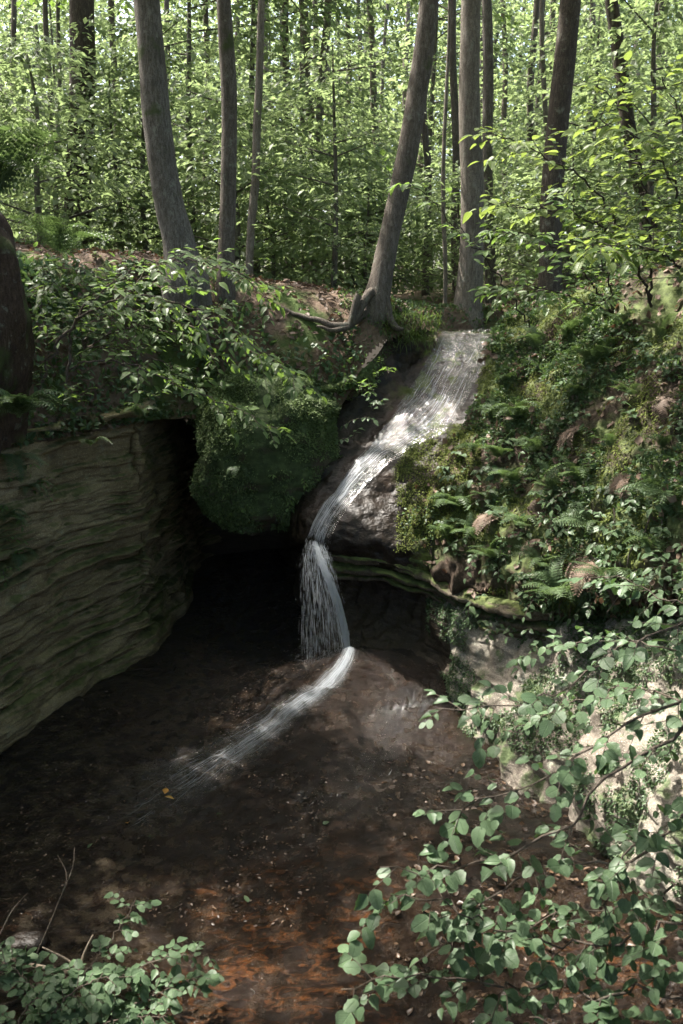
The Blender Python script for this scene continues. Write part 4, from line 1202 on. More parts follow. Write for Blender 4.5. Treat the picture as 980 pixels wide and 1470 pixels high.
cc[back] = np.stack([crn.uniform(-15, 13, 1500), crn.uniform(-16, -2.5, 1500), crn.uniform(4.5, 13, 1500)], 1)  # unseen sprays added behind the camera to block low sky light
keep = ~((cc[:, 1] > 12.0) & (crn.random(NS) < 0.42))  # canopy thinned over the back wood to let more light in
keep &= fbm(cc * np.array((0.35, 0.35, 0.5)), 3, 121) > -0.27
# openings cut into the unseen canopy along sun rays to place sun patches
SUN_GAPS = [(P(805, 770, 7.3), 0.40), (P(955, 1130, 5.4), 0.65), (P(965, 1230, 5.2), 0.5), (P(530, 1060, 7.2), 0.6), (P(575, 1000, 7.8), 0.45), (P(540, 1120, 6.8), 0.45),
        (P(350, 1420, 4.7), 0.30), (P(830, 1340, 4.9), 0.42), (P(630, 820, 8.4), 0.35), (P(620, 680, 9.0), 0.35), (P(690, 930, 7.8), 0.35), (P(730, 1050, 7.2), 0.28), (P(800, 865, 7.2), 0.22),
        (P(900, 300, 7.5), 1.0), (P(760, 240, 7.5), 0.7), (P(470, 440, 10.1), 0.3), (P(672, 60, 11.5), 0.5), (P(672, 380, 11.5), 0.3), (P(960, 300, 6.5), 0.7), (P(860, 620, 7.6), 0.22), (P(240, 200, 9.9), 0.25),
        (P(250, 400, 7.8), 0.35), (P(600, 1240, 4.0), 0.25), (P(800, 960, 4.2), 0.25), (P(190, 1330, 5.0), 0.15)]
sv = np.array(SUN)
for g, rad in SUN_GAPS:
    w = cc - g
    t = w @ sv
    dist = np.linalg.norm(w - t[:, None] * sv, axis=1)
    keep &= ~((dist < 1.25 * rad + 0.15) & (crn.random(NS) < 0.93))
cc = cc[keep]
tx = np.array([(x, y) for _, x, y in TREES])
own = np.argmin(np.linalg.norm(cc[:, None, :2] - tx[None], axis=-1), 1)
for k, (t, x, y) in enumerate(TREES):
    c = cc[own == k]
    if len(c) == 0: continue
    a = crn.uniform(0, 6.28, len(c))
    V, F, tint = sprays(c, np.stack([np.cos(a), np.sin(a), 0 * a], 1), crn.uniform(0.35, 0.75, len(c)), 26, 0.19, crn, 0.5)
    part('crown', V, F, M['leaf_canopy'], t, {'tint': tint}, False)

# ------------------------------------------------------------------ understory: small trees filling the wood behind the fall
def understory_proto(h, rad, ns, leaf, seed, low=0.12, per=16):
    r = np.random.default_rng(seed)
    f = low + (1 - low) * r.random(ns)
    a = r.uniform(0, 6.28, ns)
    prof = rad * (np.sin(np.pi * np.clip((f - low) / (1 - low), 0, 1) ** 0.8) * 0.75 + 0.3)
    rr = prof * np.sqrt(r.random(ns))
    lev = np.round(f * h / 0.42) * 0.42 + r.normal(0, 0.07, ns)
    out = np.stack([np.cos(a), np.sin(a), 0 * a], 1)
    c = out * rr[:, None]
    c[:, 2] = lev - 0.08 * rr
    V, F, tint = sprays(c, out, r.uniform(0.22, 0.5, ns), per, leaf, r, 0.35)
    crown = make_mesh('understory_crown', V, F, M['leaf_forest'], False, {'tint': tint})
    b = Builder()
    q = cr(np.array([(0, 0, -0.2), (0.05, 0.03, h * 0.35), (-0.04, 0.05, h * 0.7), (0.0, 0, h * 0.97)]), 20)
    b.add(*tube(q, np.linspace(0.035 + 0.006 * h, 0.012, 20), 7))
    for k in range(14):
        i = r.integers(4, 19); an = r.uniform(0, 6.28)
        L = rad * r.uniform(0.4, 0.95)
        b.add(*tube(np.array([q[i] + np.array((math.cos(an), math.sin(an), 0.25)) * L * u for u in (0, .35, .7, 1)]), [0.016, 0.012, 0.008, 0.004], 4))
    return crown, b.mesh('understory_trunk', M['bark_grey'])
PROTO = [understory_proto(6.5, 1.9, 270, 0.14, 1), understory_proto(8.5, 2.4, 330, 0.16, 2), understory_proto(4.0, 1.5, 200, 0.125, 3, 0.05), understory_proto(2.2, 1.2, 200, 0.11, 4, 0.0), understory_proto(10.5, 2.6, 340, 0.17, 5, 0.3)]
urng = np.random.default_rng(9)
LAB = ['small leafy understory tree behind the fall', 'taller leafy understory tree behind the fall', 'bushy sapling of the forest understory', 'low leafy bush on the forest floor behind the fall', 'tall thin-stemmed tree leafy from mid height']
def understory(x, y, k, sc):
    crown, tr = PROTO[k]
    z = float(floor_z(x, y))
    t = thing('understory_tree' if k != 3 else 'forest_bush', (x, y, z), LAB[k], 'tree' if k != 3 else 'bush', ['understory trees', 'taller understory trees', 'understory saplings', 'forest bushes', 'tall thin trees'][k])
    t.rotation_euler = (0, 0, urng.uniform(0, 6.28))
    t.scale = (sc, sc, sc)
    add('crown', crown, t); add('trunk', tr, t)
for row, (Y, n, kinds) in enumerate([(12.3, 5, (3, 3, 2)), (13.5, 6, (3, 3, 2)), (15.0, 7, (3, 2, 0)), (17.0, 7, (2, 3, 0)), (19.5, 7, (0, 2, 3)), (22.5, 8, (0, 1, 2)), (26, 8, (0, 1, 4)), (30, 9, (1, 4, 0)), (35, 9, (1, 4, 1)), (41, 10, (4, 1, 1))]):
    half = Y * 0.46
    for i in range(n):
        x = -half + 2 * half * (i + urng.uniform(0.1, 0.9)) / n
        y = Y + urng.uniform(-1.0, 1.0)
        if abs(x - 1.6) < 1.0 and y < 13.5: continue
        understory(x, y, int(urng.choice(kinds)), urng.uniform(0.8, 1.2) * (1.0 if Y < 30 else 1.35))
# wall of far woodland closing the view
r = np.random.default_rng(13)
n = 2600
ang = r.uniform(-0.62, 0.62, n); rad = r.uniform(46, 66, n)
c = np.stack([np.sin(ang) * rad, np.cos(ang) * rad, 4 + 22 * r.random(n) ** 1.25], 1)
c = c[fbm(c * np.array((0.12, 0.12, 0.2)), 3, 5) > -0.28 + 0.5 * smooth(12, 24, c[:, 2])]
V, F, tint = sprays(c, np.stack([np.cos(ang[:len(c)]), np.sin(ang[:len(c)]), 0 * ang[:len(c)]], 1), r.uniform(1.0, 2.2, len(c)), 30, 0.55, r, 0.6)
tag(add('distant_woodland', make_mesh('distant_woodland', V, F, M['leaf_forest'], False, {'tint': tint})), 'hazy mass of distant leaves closing the forest', 'woodland', kind='stuff')

# ------------------------------------------------------------------ stump and ferns at the cliff top
C = cr(path((-70, 600, 7.5), (-62, 560, 7.45), (-56, 480, 7.4), (-58, 400, 7.4), (-66, 330, 7.4), (-78, 285, 7.4), (-90, 255, 7.4)), 90)
st = thing('tree_stump', C[0], 'dark rotten mossy stump at the cliff edge with a fern on it', 'stump')
tube_mesh('trunk', C, np.interp(np.linspace(0, 1, 90), [0, .2, .45, .7, .88, 1], [.62, .56, .53, .44, .32, .14]), M['bark_rotten'], st, 60, 0.30, 7)
fern(P(-6, 292, 7.1), 6, 0.85, 'large arching fern growing from the top of the rotten stump', facing=(0.8, -0.5, 0.1), spread=1.1, lift=0.8, seed=12)
fern(P(95, 372, 8.3), 7, 0.62, 'upright green fern behind the rotten stump', seed=2, lift=0.9)
fern(P(28, 600, 7.0), 9, 0.52, 'bright green fern spilling over the cliff edge below the stump', facing=(0.5, -0.7, 0.0), seed=3)
fern(P(200, 600, 9.0), 6, 0.28, 'small fern on the ledge at the corner of the sandstone wall', facing=(0.3, -0.6, 0.1), seed=4)
fern(P(338, 672, 9.1), 4, 0.24, 'little fern hanging from the face of the mossy boulder', facing=(0, -0.8, -0.2), seed=5, lift=0.1)
fern(P(130, 640, 8.2), 5, 0.22, 'tiny fern in a crack near the top of the sandstone wall', facing=(0.6, -0.5, 0.0), seed=6)

# ferns of the right bank
def zone(x, y, what):
    if x < 735 and y < 800: w = 'on the bank edge close to the stream chute'
    elif y > 770: w = 'just above the undercut of the right bank'
    elif y < 560: w = 'under the crest of the right bank'
    elif x > 900: w = 'on the brown litter patch of the right bank'
    else: w = 'in the thick of the mossy right bank'
    return what + ' ' + w, what + 's ' + w
fr = np.random.default_rng(31)
spec = [(735, 600, .42, 'broad fern catching the light beside the stream chute'), (648, 728, .34, 'pale fern at the end of the bright moss hump'), (802, 868, .42, 'sunlit fern hanging over the undercut in front of pale rock'),
        (850, 520, .40, 'fern standing under the crest of the right bank beside a bare rock patch'), (700, 800, .28, 'fern low on the bank above the pale ledge')]
for k, (x, y, L, lab) in enumerate(spec):
    p, nn = S_bank.at(x, y)
    fern(p, 8, L * 1.2, lab, facing=(-0.5, -0.6, 0.15), seed=40 + k, spread=1.1)
for k, (x, y) in enumerate([(690, 715), (765, 650), (930, 790), (870, 640), (945, 480), (765, 500), (675, 775), (745, 760), (905, 570), (820, 570), (950, 640), (725, 545), (785, 705), (850, 760), (710, 655), (890, 470), (960, 720), (680, 650), (830, 690), (640, 770), (775, 815), (920, 850), (700, 600), (870, 830), (810, 480), (735, 690)]):
    p, nn = S_bank.at(x, y)
    fern(p, int(fr.integers(4, 7)), fr.uniform(0.22, 0.42), *zone(x, y, 'small drooping fern'), facing=unit(nn + np.array((-0.2, -0.3, 0.1))), seed=60 + k, spread=1.1, lift=0.35)

for k, (x, y, L) in enumerate([(25, 655, .34), (45, 705, .28), (12, 745, .30), (28, 800, .22)]):
    p, nn = S_cliff.at(x, y)
    fern(p, 5, L, 'light green fern hanging on the left end of the sandstone wall', 'ferns on the sandstone wall', facing=unit(nn + np.array((0.2, -0.3, -0.2))), seed=90 + k, lift=0.2)
ME_DEADFROND = []
for me in ME_FROND[:2]:
    d_ = me.copy(); d_.materials[0] = M['dead_leaf']; ME_DEADFROND.append(d_)
for k, (x, y) in enumerate([(715, 735), (830, 610), (900, 680), (770, 775), (955, 560), (690, 690), (850, 800)]):
    p, nn = S_bank.at(x, y)
    t = thing('dead_fern', p, 'withered brown fern drooping on the right bank', 'fern', 'withered ferns')
    for q in range(3):
        place_leaf('frond', ME_DEADFROND[q % 2], t, p, unit(nn * 0.4 + np.array((fr.normal(-0.2, 0.5), fr.normal(-0.2, 0.3), -0.8))), unit(nn + 0.2 * fr.normal(size=3)), fr.uniform(0.22, 0.36))
S_lip = Surf(BKV[200:300], np.zeros((100 * 330, 3)))
for k in range(22):
    p, _ = S_lip.at(fr.uniform(650, 960), fr.uniform(730, 860))
    L = fr.uniform(0.18, 0.55)
    q = np.array([p + np.array((0, -0.03, 0.03)) + np.array((fr.normal(-0.02, 0.02), fr.normal(-0.05, 0.02), -L)) * u + np.array((0.03 * math.sin(3 * u + k), 0.02 * math.cos(4 * u + k), 0)) for u in np.linspace(0, 1, 10)])
    t = thing('hanging_root', q[0], 'thin bare root dangling from the slumped edge of the right bank', 'root', 'roots dangling from the bank')
    tube_mesh('strand', q, np.linspace(0.008, 0.002, 10), M['twig'], t, 5)

# ------------------------------------------------------------------ herbs on the banks
def herb(base, nrm, h, nl, leaf, label, group, seed, meshes=ME_HERB, name='woodland_herb'):
    r = np.random.default_rng(seed)
    t = thing(name, base, label, 'plant', group)
    b = Builder()
    lv = []
    for s in range(max(1, nl // 5)):
        d = unit(nrm * 0.7 + UP * 0.4 + 0.55 * r.normal(size=3))
        L = h * r.uniform(0.6, 1.1)
        q = np.array([base + d * L * u + np.array((0, 0, -0.35 * L * u * u)) for u in np.linspace(0, 1, 6)])
        b.add(*tube(q, np.linspace(0.003, 0.0015, 6), 4))
        sd = 1
        for u in range(1, 6):
            dd = unit(q[min(u + 1, 5)] - q[u - 1])
            sp = unit(np.cross(dd, UP)) * sd
            sd = -sd
            lv.append((q[u], unit(dd * (1.0 if u == 5 else 0.5) + sp * (0.1 if u == 5 else 1) + np.array((0, 0, -0.3))), unit(UP + 0.5 * nrm + 0.3 * r.normal(size=3)), leaf * r.uniform(0.7, 1.15)))
    add('stem', b.mesh('stem', M['twig'], True, np.array(base)), t)
    for p, d, n, s in lv:
        place_leaf('leaf', meshes[r.integers(len(meshes))], t, p, d, n, s)
    return t
hr = np.random.default_rng(55)
k = 0
while k < 105:
    x, y = hr.uniform(640, 985), hr.uniform(470, 870)
    if y < 470 + (985 - x) * 0.02 or (x < 700 and y < 640): continue
    if x < 660 and y > 800: continue
    p, nn = S_bank.at(x, y)
    herb(p, nn, hr.uniform(0.16, 0.34), int(hr.integers(8, 17)), hr.uniform(0.055, 0.10), *zone(x, y, 'leafy herb'), 500 + k)
    k += 1
for k, (x, y) in enumerate([(700, 905), (735, 900), (770, 910), (800, 930), (690, 870), (830, 890), (860, 905), (905, 900), (940, 905), (720, 880), (760, 860), (850, 870)]):
    p, nn = (S_bank if y < 880 else S_low).at(x, y)
    herb(p, nn, 0.28, 10, 0.075, 'leafy herb trailing over the undercut edge of the right bank', 'herbs on the undercut edge', 700 + k)
k = 0
while k < 34:
    x, y = hr.uniform(250, 560), hr.uniform(430, 560)
    if y > 560 or (x > 420 and y < 500): continue
    p, nn = S_floor.at(x, y)
    herb(p, nn, hr.uniform(0.12, 0.22), int(hr.integers(5, 11)), hr.uniform(0.06, 0.095), 'leafy seedling on the litter bank above the mossy boulder', 'seedlings above the boulder', 800 + k, ME_BEECH, 'seedling')
    k += 1
for k, (x, y) in enumerate([(15, 650), (40, 668), (20, 690), (50, 705), (10, 725), (30, 745), (12, 775), (30, 800), (10, 815), (60, 690)]):
    p, nn = S_cliff.at(x, y)
    herb(p, nn, 0.16, 10, 0.05, 'small-leaved creeper hanging on the sandstone wall', 'creepers on the sandstone wall', 900 + k, ME_BEECH, 'creeper')
S_blob = Surf(blob_V, blob_N)
for k in range(16):
    p, nn = S_blob.at(hr.uniform(300, 455), hr.uniform(600, 745))
    herb(p, nn, hr.uniform(0.08, 0.15), 5, 0.05, 'tiny leafy plant rooted in the moss of the boulder', 'plants on the mossy boulder', 1200 + k, ME_BEECH, 'boulder_plant')
S_soil = Surf(SBV[:25], np.tile(np.array((0, -0.6, 0.6)), (25 * 140, 1)))
for k in range(16):
    p, nn = S_soil.at(hr.uniform(300, 560), hr.uniform(520, 565))
    herb(p, nn, hr.uniform(0.14, 0.24), 10, 0.07, 'seedling drooping over the soil edge above the boulder', 'seedlings on the soil edge', 1100 + k, ME_BEECH, 'seedling')
for k, (x, y, Y) in enumerate([(520, 600, 9.6), (535, 590, 9.65), (505, 630, 9.45), (548, 580, 9.75)]):
    herb(P(x, y, Y), np.array((-.3, -.8, .3)), 0.26, 10, 0.08, 'narrow-leaved plant clinging beside the stream chute', 'plants beside the chute', 940 + k)

k = 0
while k < 46:
    x, y = hr.uniform(40, 330), hr.uniform(370, 590)
    p, nn = S_floor.at(x, y)
    herb(p, nn, hr.uniform(0.16, 0.34), int(hr.integers(8, 17)), hr.uniform(0.065, 0.10), 'leafy seedling on the dark bank above the sandstone wall', 'seedlings above the sandstone wall', 1000 + k, ME_BEECH, 'seedling')
    k += 1
# ------------------------------------------------------------------ saplings and shrubs with single leaves
s = Shrub('beech_sapling', P(75, 560, 7.6), 'arching sapling with layered leaves reaching over the crack beside the boulder', 'sapling', ME_BEECH, M['twig'], 3)
s.stem(path((60, 548, 7.6), (82, 490, 7.5), (130, 450, 7.4), (200, 425, 7.3), (290, 445, 7.2), (370, 500, 7.1), (440, 560, 7.0)), 0.014, 0.003, 34, 0.46, 0.10, 6, 0.2)
s.stem(path((95, 550, 7.6), (105, 470, 7.5), (140, 425, 7.4), (200, 385, 7.3), (280, 375, 7.2), (360, 400, 7.1)), 0.012, 0.003, 30, 0.46, 0.095, 6, 0.2)
s.stem(path((98, 530, 7.6), (120, 518, 7.5), (170, 520, 7.4), (240, 545, 7.3), (320, 580, 7.2), (400, 620, 7.1)), 0.010, 0.003, 24, 0.38, 0.10, 5, 0.25)
s2 = Shrub('beech_sapling', P(180, 470, 8.4), 'fine-leaved sapling spreading flat sprays in front of the big grey trunk', 'sapling', ME_BEECH, M['twig'], 4)
s2.stem(path((180, 470, 8.4), (170, 420, 8.2), (120, 390, 8.0), (70, 385, 7.9)), 0.010, 0.003, 22, 0.45, 0.09, 6, 0.15)
s2.stem(path((180, 470, 8.4), (200, 400, 8.1), (260, 370, 8.0), (330, 385, 7.9), (390, 430, 7.8)), 0.010, 0.003, 26, 0.45, 0.09, 6, 0.15)
s2.stem(path((180, 470, 8.4), (240, 460, 8.0), (330, 490, 7.8), (410, 530, 7.7)), 0.009, 0.003, 22, 0.4, 0.09, 5, 0.2)

s3 = Shrub('beech_sapling', P(120, 500, 8.2), 'bushy sapling covering the bank between stump and big grey trunk', 'sapling', ME_BEECH, M['twig'], 14)
for q in [((120, 500, 8.4), (150, 440, 8.2), (210, 410, 8.0), (300, 420, 7.9)), ((120, 500, 8.4), (110, 430, 8.2), (70, 410, 8.0), (50, 420, 7.9)), ((120, 500, 8.4), (180, 470, 8.1), (250, 480, 7.9), (330, 520, 7.8)), ((120, 500, 8.4), (170, 500, 8.1), (230, 520, 7.9), (290, 560, 7.8)), ((120, 500, 8.4), (140, 460, 8.3), (220, 445, 8.2), (310, 460, 8.1))]:
    s3.stem(path(*q), 0.010, 0.003, 24, 0.42, 0.088, 6, 0.1)
s = Shrub('yellow_green_sapling', P(935, 440, 7.6), 'sapling with glowing yellow-green leaves on the crest of the right bank', 'sapling', ME_YELLOW, M['twig_dark'], 5)
s.stem(path((935, 440, 7.8), (905, 350, 7.5), (850, 270, 7.3), (770, 215, 7.2), (690, 185, 7.1)), 0.013, 0.003, 34, 0.52, 0.10, 6, 0.15)
s.stem(path((935, 440, 7.8), (930, 340, 7.4), (920, 250, 7.1), (900, 170, 7.0), (850, 120, 6.9)), 0.013, 0.003, 32, 0.52, 0.105, 6, 0.15)
s.stem(path((905, 350, 7.5), (830, 310, 7.2), (760, 300, 7.1), (700, 290, 7.0)), 0.009, 0.003, 24, 0.45, 0.11, 5, 0.1)
s = Shrub('yellow_green_sapling', P(1010, 420, 6.6), 'leafy sapling leaning in over the crest from the high right bank', 'sapling', ME_YELLOW, M['twig_dark'], 6)
s.stem(path((1010, 420, 6.8), (985, 330, 6.5), (960, 250, 6.3), (920, 200, 6.2), (860, 170, 6.1)), 0.014, 0.003, 32, 0.5, 0.10, 6, 0.15)
s.stem(path((1010, 420, 6.8), (1000, 300, 6.4), (985, 190, 6.2), (950, 110, 6.1)), 0.012, 0.003, 30, 0.48, 0.10, 6, 0.15)
s.stem(path((1010, 420, 6.8), (960, 370, 6.6), (900, 350, 6.5), (840, 360, 6.4)), 0.010, 0.003, 26, 0.45, 0.105, 6, 0.15)
s = Shrub('maple_sapling', P(880, 450, 8.6), 'dense green sapling filling the gap between chute and dark trunk', 'sapling', ME_BEECH, M['twig_dark'], 7)
s.stem(path((880, 450, 8.8), (830, 380, 8.5), (770, 340, 8.3), (700, 330, 8.2)), 0.011, 0.003, 28, 0.5, 0.105, 6, 0.1)
s.stem(path((880, 450, 8.8), (800, 420, 8.5), (740, 410, 8.3), (690, 420, 8.2)), 0.010, 0.003, 26, 0.45, 0.10, 6, 0.1)
s.stem(path((880, 450, 8.8), (870, 390, 8.3), (840, 330, 8.0), (800, 260, 7.9)), 0.010, 0.003, 26, 0.46, 0.105, 6, 0.1)
s.stem(path((760, 470, 9.2), (730, 420, 9.0), (690, 365, 8.8), (650, 320, 8.6), (600, 270, 8.5), (550, 248, 8.4)), 0.009, 0.002, 14, 0.32, 0.115, 4, 0.35)

# round-leaved shrub in the right foreground
ROOT = np.array((2.05, 3.35, 0.75))
s = Shrub('round_leaved_shrub', ROOT, 'broad round-leaved shrub arching in front of the pale rock wall', 'shrub', ME_HAZEL, M['twig'], 8)
s.stem(np.vstack([ROOT, path((1080, 960, 4.0), (985, 1005, 4.0), (900, 1042, 4.0), (820, 1090, 4.0), (770, 1120, 4.0), (690, 1150, 4.0), (610, 1165, 4.0))]), 0.016, 0.003, 28, 0.36, 0.080, 5, 0.4, 0.2)
s.stem(np.vstack([ROOT, path((1080, 900, 4.2), (980, 900, 4.2), (900, 930, 4.2), (820, 985, 4.2), (720, 1010, 4.2), (610, 1020, 4.2))]), 0.012, 0.003, 28, 0.34, 0.078, 5, 0.36, 0.2)
s.stem(np.vstack([ROOT, path((1060, 1000, 3.8), (970, 1045, 3.8), (880, 1110, 3.8), (800, 1190, 3.8), (720, 1230, 3.8), (620, 1250, 3.8), (545, 1245, 3.8))]), 0.018, 0.003, 28, 0.34, 0.080, 5, 0.33, 0.2)
R1 = ROOT + np.array((0.25, 0.9, 0.3))
s = Shrub('climbing_shrub', R1, 'smaller-leaved shrub climbing the rock wall below the undercut', 'shrub', ME_HAZEL, M['twig'], 18)
s.stem(np.vstack([R1, path((1050, 960, 5.0), (960, 930, 5.3), (880, 920, 5.6), (800, 930, 5.9), (730, 950, 6.2))]), 0.010, 0.002, 26, 0.30, 0.082, 4, 0.3, 0.2)
s.stem(np.vstack([R1, path((1050, 900, 4.9), (960, 860, 5.2), (900, 830, 5.5), (830, 830, 5.8))]), 0.010, 0.002, 20, 0.28, 0.08, 4, 0.3, 0.2)
s.stem(np.vstack([R1, path((1050, 1050, 4.8), (960, 1000, 5.1), (880, 990, 5.4), (790, 1020, 5.7), (720, 1060, 6.0))]), 0.010, 0.002, 24, 0.30, 0.08, 4, 0.3, 0.2)
s = Shrub('round_leaved_shrub', ROOT + np.array((0.15, -0.2, -0.1)), 'round-leaved shrub spreading low over the orange-stained streambed', 'shrub', ME_HAZEL, M['twig'], 9)
R2 = ROOT + np.array((0.15, -0.2, -0.1))
s.stem(np.vstack([R2, path((1040, 1160, 3.7), (960, 1195, 3.7), (900, 1225, 3.7), (875, 1290, 3.7), (855, 1350, 3.7), (850, 1400, 3.7))]), 0.012, 0.003, 22, 0.32, 0.080, 5, 0.35, 0.2)
s.stem(np.vstack([R2, path((1020, 1240, 3.6), (900, 1240, 3.7), (780, 1240, 3.8), (700, 1295, 3.8), (640, 1350, 3.8), (606, 1380, 3.8))]), 0.012, 0.003, 30, 0.36, 0.080, 5, 0.3, 0.2)
s.stem(np.vstack([R2, path((1020, 1340, 3.5), (900, 1350, 3.6), (790, 1350, 3.7), (690, 1320, 3.7), (600, 1290, 3.7), (520, 1310, 3.7))]), 0.010, 0.003, 30, 0.32, 0.077, 5, 0.25, 0.2)
s.stem(np.vstack([R2, path((1000, 1440, 3.4), (880, 1430, 3.5), (770, 1420, 3.6), (690, 1410, 3.6), (600, 1400, 3.6), (490, 1420, 3.6))]), 0.010, 0.003, 30, 0.32, 0.080, 5, 0.2, 0.2)
s.stem(np.vstack([R2, path((1010, 1290, 3.9), (930, 1300, 4.0), (840, 1310, 4.1), (760, 1330, 4.2), (700, 1370, 4.2))]), 0.010, 0.003, 28, 0.32, 0.070, 5, 0.25, 0.2)
s.stem(np.vstack([R2, path((960, 1500, 3.3), (860, 1480, 3.4), (760, 1460, 3.4))]), 0.010, 0.003, 10, 0.28, 0.105, 4, 0.3, 0.2)
# low bush at the lower left
B3 = np.array(PZ(120, 1500, 0.12))
s = Shrub('low_bush', B3, 'low tangle of rounded leaves over a bleached dead branch', 'shrub', ME_HAZEL, M['twig'], 10)
for q in [((120, 1500, 4.1), (150, 1420, 4.35), (220, 1380, 4.4), (300, 1370, 4.45)), ((120, 1500, 4.1), (110, 1420, 4.3), (160, 1350, 4.6), (195, 1290, 4.8)), ((120, 1500, 4.1), (60, 1430, 4.3), (20, 1390, 4.4), (-20, 1370, 4.4)),
          ((120, 1500, 4.1), (180, 1450, 4.2), (240, 1420, 4.25), (290, 1400, 4.3)), ((60, 1510, 4.0), (80, 1450, 4.1), (130, 1410, 4.2), (200, 1400, 4.3)), ((120, 1500, 4.1), (150, 1470, 4.1), (190, 1460, 4.1), (240, 1460, 4.1)),
          ((20, 1510, 4.0), (30, 1460, 4.1), (60, 1430, 4.15), (110, 1430, 4.2)), ((120, 1500, 4.1), (70, 1420, 4.4), (40, 1390, 4.5), (0, 1370, 4.6))]:
    s.stem(path(*q), 0.007, 0.0025, 17, 0.20, 0.062, 6, 0.12, 0.15)
t = thing('dead_branch', PZ(0, 1395, 0.2), 'bleached dead branch lying across the lower left streambed', 'branch')
lift = lambda a, h: a + np.array((0, 0, h))
q = [lift(PZ(-60, 1378, 0.22), 0.02), lift(PZ(0, 1385, 0.22), 0.02), lift(PZ(60, 1393, 0.22), 0.02), lift(PZ(112, 1403, 0.2), 0.02)]
tube_mesh('stem', cr(np.array(q), 24), np.linspace(0.022, 0.014, 24), M['dead_wood'], t, 9, 0.15, 3)
q2 = [q[3], lift(PZ(100, 1388, 0.25), 0.04), lift(PZ(62, 1374, 0.28), 0.07)]
tube_mesh('side_twig', cr(np.array(q2), 12), np.linspace(0.010, 0.005, 12), M['dead_wood'], t, 6, 0.1, 4)
q3 = [q[3], lift(PZ(122, 1380, 0.25), 0.06), lift(PZ(135, 1362, 0.3), 0.1)]
tube_mesh('side_twig', cr(np.array(q3), 12), np.linspace(0.012, 0.006, 12), M['dead_wood'], t, 6, 0.1, 5)
t = thing('dead_branch', PZ(0, 1450, 0.15), 'dark fallen stick half under the low bush', 'branch')
q = [lift(PZ(-40, 1462, 0.14), 0.02), lift(PZ(30, 1438, 0.14), 0.02), lift(PZ(62, 1418, 0.14), 0.02)]
tube_mesh('stem', cr(np.array(q), 16), np.linspace(0.016, 0.010, 16), M['twig'], t, 7, 0.15, 6)
for k, qq in enumerate([((52, 1375, .2, .02), (85, 1335, .25, .18), (100, 1312, .3, .28), (88, 1292, .3, .34)), ((85, 1335, .25, .18), (108, 1305, .3, .30), (112, 1285, .3, .36)), ((0, 1345, .2, .02), (20, 1325, .2, .10), (42, 1308, .2, .14))]):
    q = np.array([lift(PZ(a, b, c), h) for a, b, c, h in qq])
    t = thing('bare_twig', q[0], ['bare crooked twig rising behind the low bush', 'bare twig forking towards a single leaf', 'thin arched twig at the edge of the pool'][k], 'twig')
    tube_mesh('stem', cr(q, 14), np.linspace(0.006, 0.002, 14), M['twig'], t, 5)

# ------------------------------------------------------------------ moss, litter, grass
mr = np.random.default_rng(91)
def scatter_on(V, N, n, size, name, mat, mask=None, hang=0.6, tmpl=T_DIA, parent=None, out=0.5, lift=0.0, seed=1, flat=False):
    r = np.random.default_rng(seed)
    V = V.reshape(-1, 3); N = N.reshape(-1, 3)
    idx = np.arange(len(V)) if mask is None else np.where(mask(V, N))[0]
    i = r.choice(idx, n)
    jit = r.normal(0, 0.012, (n, 3))
    p = V[i] + jit + N[i] * lift
    rd = r.normal(0, 1, (n, 3))
    if flat:
        d = rd - np.sum(rd * N[i], 1, keepdims=True) * N[i]
        nn = N[i] + r.normal(0, 0.35, (n, 3))
    else:
        d = N[i] * out + np.array((0, 0, -hang)) + 0.55 * rd
        nn = N[i] * 0.6 + UP * 0.6 + 0.4 * r.normal(0, 1, (n, 3))
    W, F, tint = scatter(tmpl, p, d, nn, r.uniform(0.6, 1.3, n) * size, r.random(n))
    if parent is None:
        o = add(name, make_mesh(name, W, F, mat, False, {'tint': tint}))
    else:
        o = part(name, W, F, mat, parent, {'tint': tint}, False)
    o['kind'] = 'stuff'
    return o
front = lambda V, N: (V[:, 1] < 10.1) & (fbm(V * 3, 3, 130) > -0.32) & (V[:, 2] > 1.72)
scatter_on(blob_V, blob_N, 60000, 0.028, 'moss', M['moss_leaf'], front, 0.35, parent=boulder, out=0.7, seed=1)
bx, by, _ = to_px(BKV.reshape(-1, 3))
bm = fbm(BKV.reshape(-1, 3) * 2.2, 3, 131)
inframe = (bx > 560) & (bx < 1200) & (by > 340) & (by < 910)
o = scatter_on(BKV, S_bank.N, 54000, 0.026, 'bank_moss', M['moss_bright'], lambda V, N: inframe & (bm > 0.05), 0.9, out=0.6, seed=2)
tag(o, 'cushions of hanging moss covering the right bank', 'moss')
o = scatter_on(BKV, S_bank.N, 42000, 0.042, 'bank_ground_cover', M['leaf_herb'], lambda V, N: inframe & (bm < 0.25) & (fbm(V * 1.3, 2, 132) > -0.1), 0.2, out=0.9, lift=0.01, seed=3)
tag(o, 'tiny creeping leaves scattered over the right bank', 'ground cover')
o = scatter_on(BKV, S_bank.N, 1500, 0.07, 'bank_leaf_litter', M['dead_leaf'], lambda V, N: inframe & (bm < 0.1), tmpl=T_DEAD[0], lift=0.012, seed=4, flat=True)
tag(o, 'dry brown leaves caught on the right bank', 'leaf litter')
hump = (bx > 575) & (bx < 690) & (by > 620) & (by < 770) & (by > 1150 - 0.85 * bx)
o = scatter_on(BKV, S_bank.N, 16000, 0.022, 'hump_moss', M['moss_bright'], lambda V, N: hump, 0.9, out=0.7, seed=5)
tag(o, 'bright velvet moss on the hump beside the chute', 'moss')
cx_, cy_, _ = to_px(CHV.reshape(-1, 3))
cmask = (cx_ > 548 + 0.35 * (cy_ - 620).clip(-50, 60)) & (cx_ > 1010 - 0.66 * cy_) & (cy_ > 610) & (cy_ < 790) & (fbm(CHV.reshape(-1, 3) * 3, 3, 135) > -0.18)
